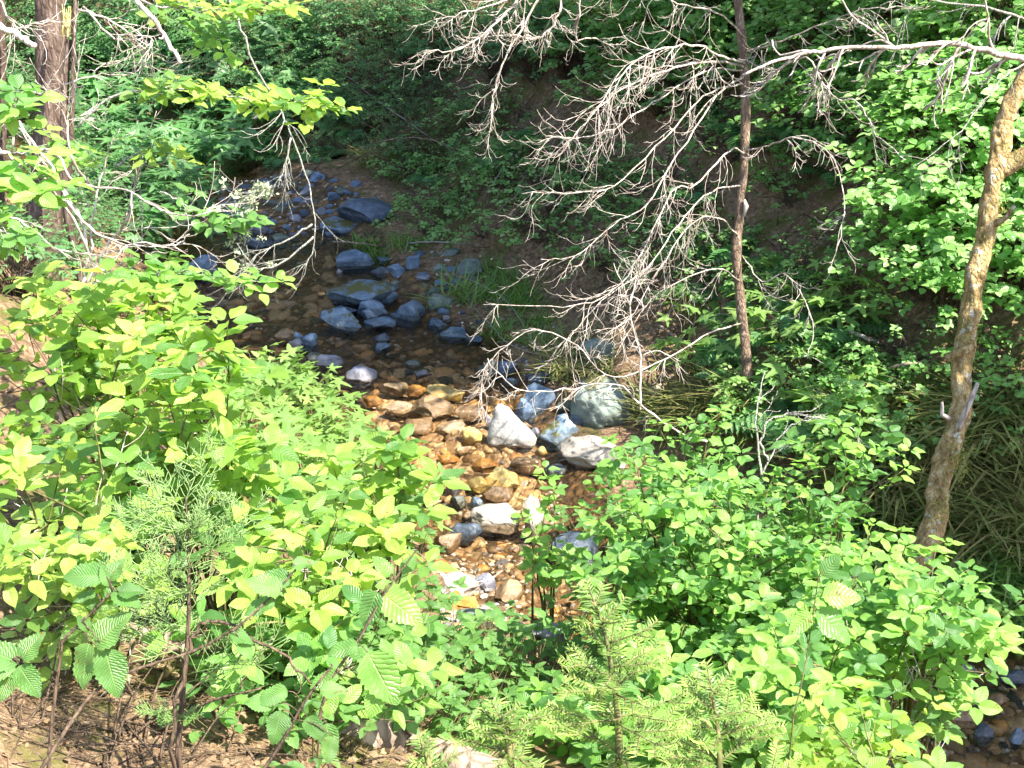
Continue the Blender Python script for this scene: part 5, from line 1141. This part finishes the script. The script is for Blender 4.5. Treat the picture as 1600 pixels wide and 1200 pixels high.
# ------------------------------------------------------------------ litter
def litter():
    mb = MB()
    for poly, n, s0, s1 in (([(0, 950), (350, 980), (560, 1100), (700, 1200), (0, 1200)], 2600, .012, .035), ([(0, 500), (400, 560), (330, 900), (0, 900)], 1600, .015, .04), ([(620, 260), (900, 260), (1080, 440), (1000, 520), (760, 420), (660, 350)], 1800, .025, .06),
                            ([(1060, 330), (1400, 330), (1640, 620), (1500, 700), (1150, 640)], 1800, .02, .05), ([(1100, 60), (1330, 60), (1330, 240), (1150, 260)], 600, .03, .06), ([(860, 100), (1060, 260), (900, 300), (760, 200)], 500, .03, .06), ([(640, 360), (780, 420), (1040, 640), (980, 700), (700, 540)], 260, .02, .05), ([(340, 290), (560, 280), (520, 390), (350, 400)], 90, .02, .05)):
        for x, y in sample(poly, n):
            g = G(x, y); s = rng.uniform(s0, s1); mb.leaf('ovs' if rng.random() < .7 else 'ovr', g + [0, 0, .006], rv() * [1, 1, .25], upn(.4, 0), s, w=1.1)
    for x, y in sample([(0, 1000), (400, 1000), (620, 1200), (0, 1200)], 2600): mb.leaf('need', G(x, y) + [0, 0, .008], rv() * [1, 1, .15], upn(.2), rng.uniform(.03, .06), w=.5)
    for x, y in sample([(0, 500), (300, 560), (250, 900), (0, 900)], 1200): mb.leaf('need', G(x, y) + [0, 0, .008], rv() * [1, 1, .15], upn(.2), rng.uniform(.04, .07), w=.5)
    tag(mb.build('leaf_litter', M['litter']), 'brown dead leaves and needles strewn over the banks', 'leaf litter', kind='stuff')
litter()
def twig_litter():
    mb = MB()
    for poly, n in (([(0, 980), (400, 1000), (620, 1200), (0, 1200)], 170), ([(0, 500), (330, 560), (300, 900), (0, 900)], 110), ([(430, 120), (900, 100), (1080, 440), (1000, 520), (640, 340)], 260), ([(1060, 60), (1400, 60), (1600, 620), (1500, 700), (1000, 640)], 520), ([(840, 780), (1060, 760), (1060, 900), (860, 900)], 60)):
        for x, y in sample(poly, n):
            g = G(x, y); d = unit(rv() * [1, 1, .2]); L = rng.uniform(.08, .45); r = rng.uniform(.002, .006); p = np.array([g + [0, 0, .012], g + d * L * .5 + [0, 0, rng.uniform(.01, .06)], g + d * L + [0, 0, .02]]); p[1:, 2] = np.maximum(p[1:, 2], H(p[1:, 0], p[1:, 1]) + .01); mb.tube(catmull(p, 3), np.linspace(r, r * .4, 7), 4)
    tag(mb.build('twig_litter', M['twig_d']), 'fine dead sticks strewn over the banks', 'twig litter', kind='stuff')
twig_litter()

# ------------------------------------------------------------------ added unseen shade trees: leaf clumps set along sun rays to shade chosen areas
def shade_tree(name, label, base, polys, zr, lean):
    base = np.array([base[0], base[1], hz(*base)]); T = thing(name, label, 'tree', base); s = np.array(SUN)
    cl = []
    for poly, n in polys:
        for x, y in sample(poly, n):
            g = G(x, y); z = rng.uniform(*zr); cl.append(g + s * ((z - g[2]) / s[2]))
    top = np.mean(cl, 0); mt = MB(); q = trunk_mesh(mt, [base - [0, 0, .1], base + (top - base) * [.1, .1, .35], base + (top - base) * [.3, .3, .7], base + (top - base) * [.6, .6, .9]], .20, .09, 16); mt.build('trunk', M['bark_c'], T, base)
    mb = MB(); mc = MB()
    for i, c in enumerate(cl):
        if i % 7 == 0:
            st = q[rng.randrange(len(q) // 2, len(q))]; p = catmull([st, (st + c) / 2 + [0, 0, .3], c], 5); mb.tube(p, np.linspace(.03, .006, len(p)), 5)
        for _ in range(34): mc.leaf('ovr', c + rv(.26) * [1, 1, .4], rv() * [1, 1, .3], upn(.35), rng.uniform(.11, .17))
    mb.build('bough', M['twig_d'], T, base); mc.build('crown', M['canopy'], T, base)
DARK = [(330, 250), (560, 190), (640, 110), (860, 150), (910, 220), (930, 440), (850, 560), (770, 596), (540, 590), (440, 560), (300, 530), (280, 400)]
shade_tree('added_hollow_shade_tree', 'added broadleaf tree out of view upslope, crown placed to shade the dark hollow', (9.5, 14.5), [(DARK, 430)], (5.0, 7.6), 0)
shade_tree('added_bank_shade_tree', 'added broadleaf tree out of view at right, crown placed to dapple the far bank', (8.2, 9.2), [([(1060, 60), (1330, 60), (1330, 440), (1080, 470)], 10), ([(1340, 740), (1640, 700), (1640, 980), (1300, 980)], 34), ([(1380, 1020), (1640, 1020), (1640, 1230), (1380, 1230)], 34)], (4.6, 5.6), 0)
shade_tree('added_upstream_shade_tree', 'added tree out of view upstream, crown placed to half shade the leafy upper left', (-1.5, 24.0), [([(110, 40), (640, 20), (480, 260), (200, 330)], 8), ([(-20, 60), (120, 60), (250, 420), (-20, 460)], 4)], (6.4, 9.0), 0)

# ------------------------------------------------------------------ the forest standing further up the slope, above the frame
def forest():
    rng.seed(5); o = np.zeros(3); T = thing('forest_tree', 'tall conifer standing up the slope beyond the frame', 'tree', (0, 0, 0), group='conifers up the slope beyond the frame')
    mt = MB(); trunk_mesh(mt, [[0, 0, -.3], [.05, 0, 3], [0, .1, 7], [0, 0, 12]], .22, .05, 12, lump=.05); mt.build('trunk', M['bark_c'], T)
    mc = MB(); mb = MB()
    for k in range(90):
        f = rng.random(); z = 1.6 + 10.2 * f; a = rng.random() * 6.28; L = (1 - f) * 2.3 + .4; d = np.array([math.cos(a), math.sin(a), -.12]); pts = np.array([[0, 0, z] + d * L * q for q in np.linspace(0, 1, 5)]); mb.tube(pts, np.linspace(.03, .006, 5), 4)
        for _ in range(26): c = np.array([0, 0, z]) + d * L * rng.uniform(.2, 1); mc.leaf('ovs', c + rv(.16) * [1, 1, .5], d + rv(.6) * [1, 1, .3], upn(.4), rng.uniform(.22, .38), w=1.2)
    mb.build('bough', M['twig_d'], T); mc.build('crown', M['canopy'], T); first = True; n = 0; placed = []
    while n < 900 and len(placed) < 22:
        n += 1; x = rng.uniform(-16, 15); y = rng.uniform(19, 29); z = hz(x, y); top = pix(np.array([x, y, z]) + [0, 0, -.1])
        if -150 < top[0] < 1750 and top[1] > -40: continue
        if top[0] > 1200 and y < 17: continue
        if any((x - a) ** 2 + (y - b) ** 2 < 4.5 for a, b in placed): continue
        placed.append((x, y)); loc = (x, y, z); sc = rng.uniform(.8, 1.2)
        if first: T.location = loc; T.scale = (sc,) * 3; first = False
        else: copy_tree(T, loc, rng.random() * 6.28, sc, T['label'], T['group'])
    print('forest', len(placed))
forest()

# ------------------------------------------------------------------ labels that single out, then shared labels share a group
def dupes():
    seen = {}
    for o in S.objects:
        if o.parent is None and 'label' in o and o.get('kind') is None: seen.setdefault(o['label'], []).append(o)
    return {k: v for k, v in seen.items() if len(v) > 1}
SHORT = [("the white rock", 795, 685), ("the midstream pile", 580, 485), ("the lichen branch", 470, 330), ("the conifer trunk", 75, 250), ("the slim trunk", 1160, 300), ("the leaning trunk", 1500, 520), ("the cedar seedling", 290, 900),
         ("the young firs", 960, 1080), ("the gravel bar", 470, 300), ("the log", 620, 1165), ("the tawny grass", 1520, 760), ("the long limb", 1380, 70), ("the dark hollow", 800, 130), ("the dark pool", 400, 490), ("the smooth boulder", 940, 625)]
for lb, os_ in dupes().items():
    key = sorted(os_, key=lambda o: pix(o.location)[0]); n = len(key)
    for i, o in enumerate(key):
        x, y, _ = pix(np.array(o.location) + [0, 0, .2]); c = sorted((math.hypot(x - a, y - b), nme, x - a, y - b) for nme, a, b in SHORT); c = [q for q in c if q[1].split()[-1] not in lb][:1][0]
        nl = lb.replace('just ', '').replace('well ', '') + ', nearer ' + c[1]; o['label'] = nl if len(nl.split()) <= 15 else lb
for lb, os_ in dupes().items():
    key = sorted(os_, key=lambda o: pix(o.location)[0]); n = len(key)
    for i, o in enumerate(key):
        if n <= 14 and len(lb.split()) < 16: o['label'] = (['leftmost', 'rightmost'] if n == 2 else ['leftmost'] + ['second', 'third', 'fourth', 'fifth', 'sixth', 'seventh', 'eighth', 'ninth', 'tenth', 'eleventh', 'twelfth', 'thirteenth'][:n - 2] + ['rightmost'])[i] + ' ' + lb
for lb, os_ in dupes().items():
    for o in os_: o['group'] = os_[0].get('group') or (os_[0]['category'] + 's alike')
print('verts', sum(len(o.data.vertices) for o in S.objects if o.type == 'MESH'), 'objects', len(S.objects))
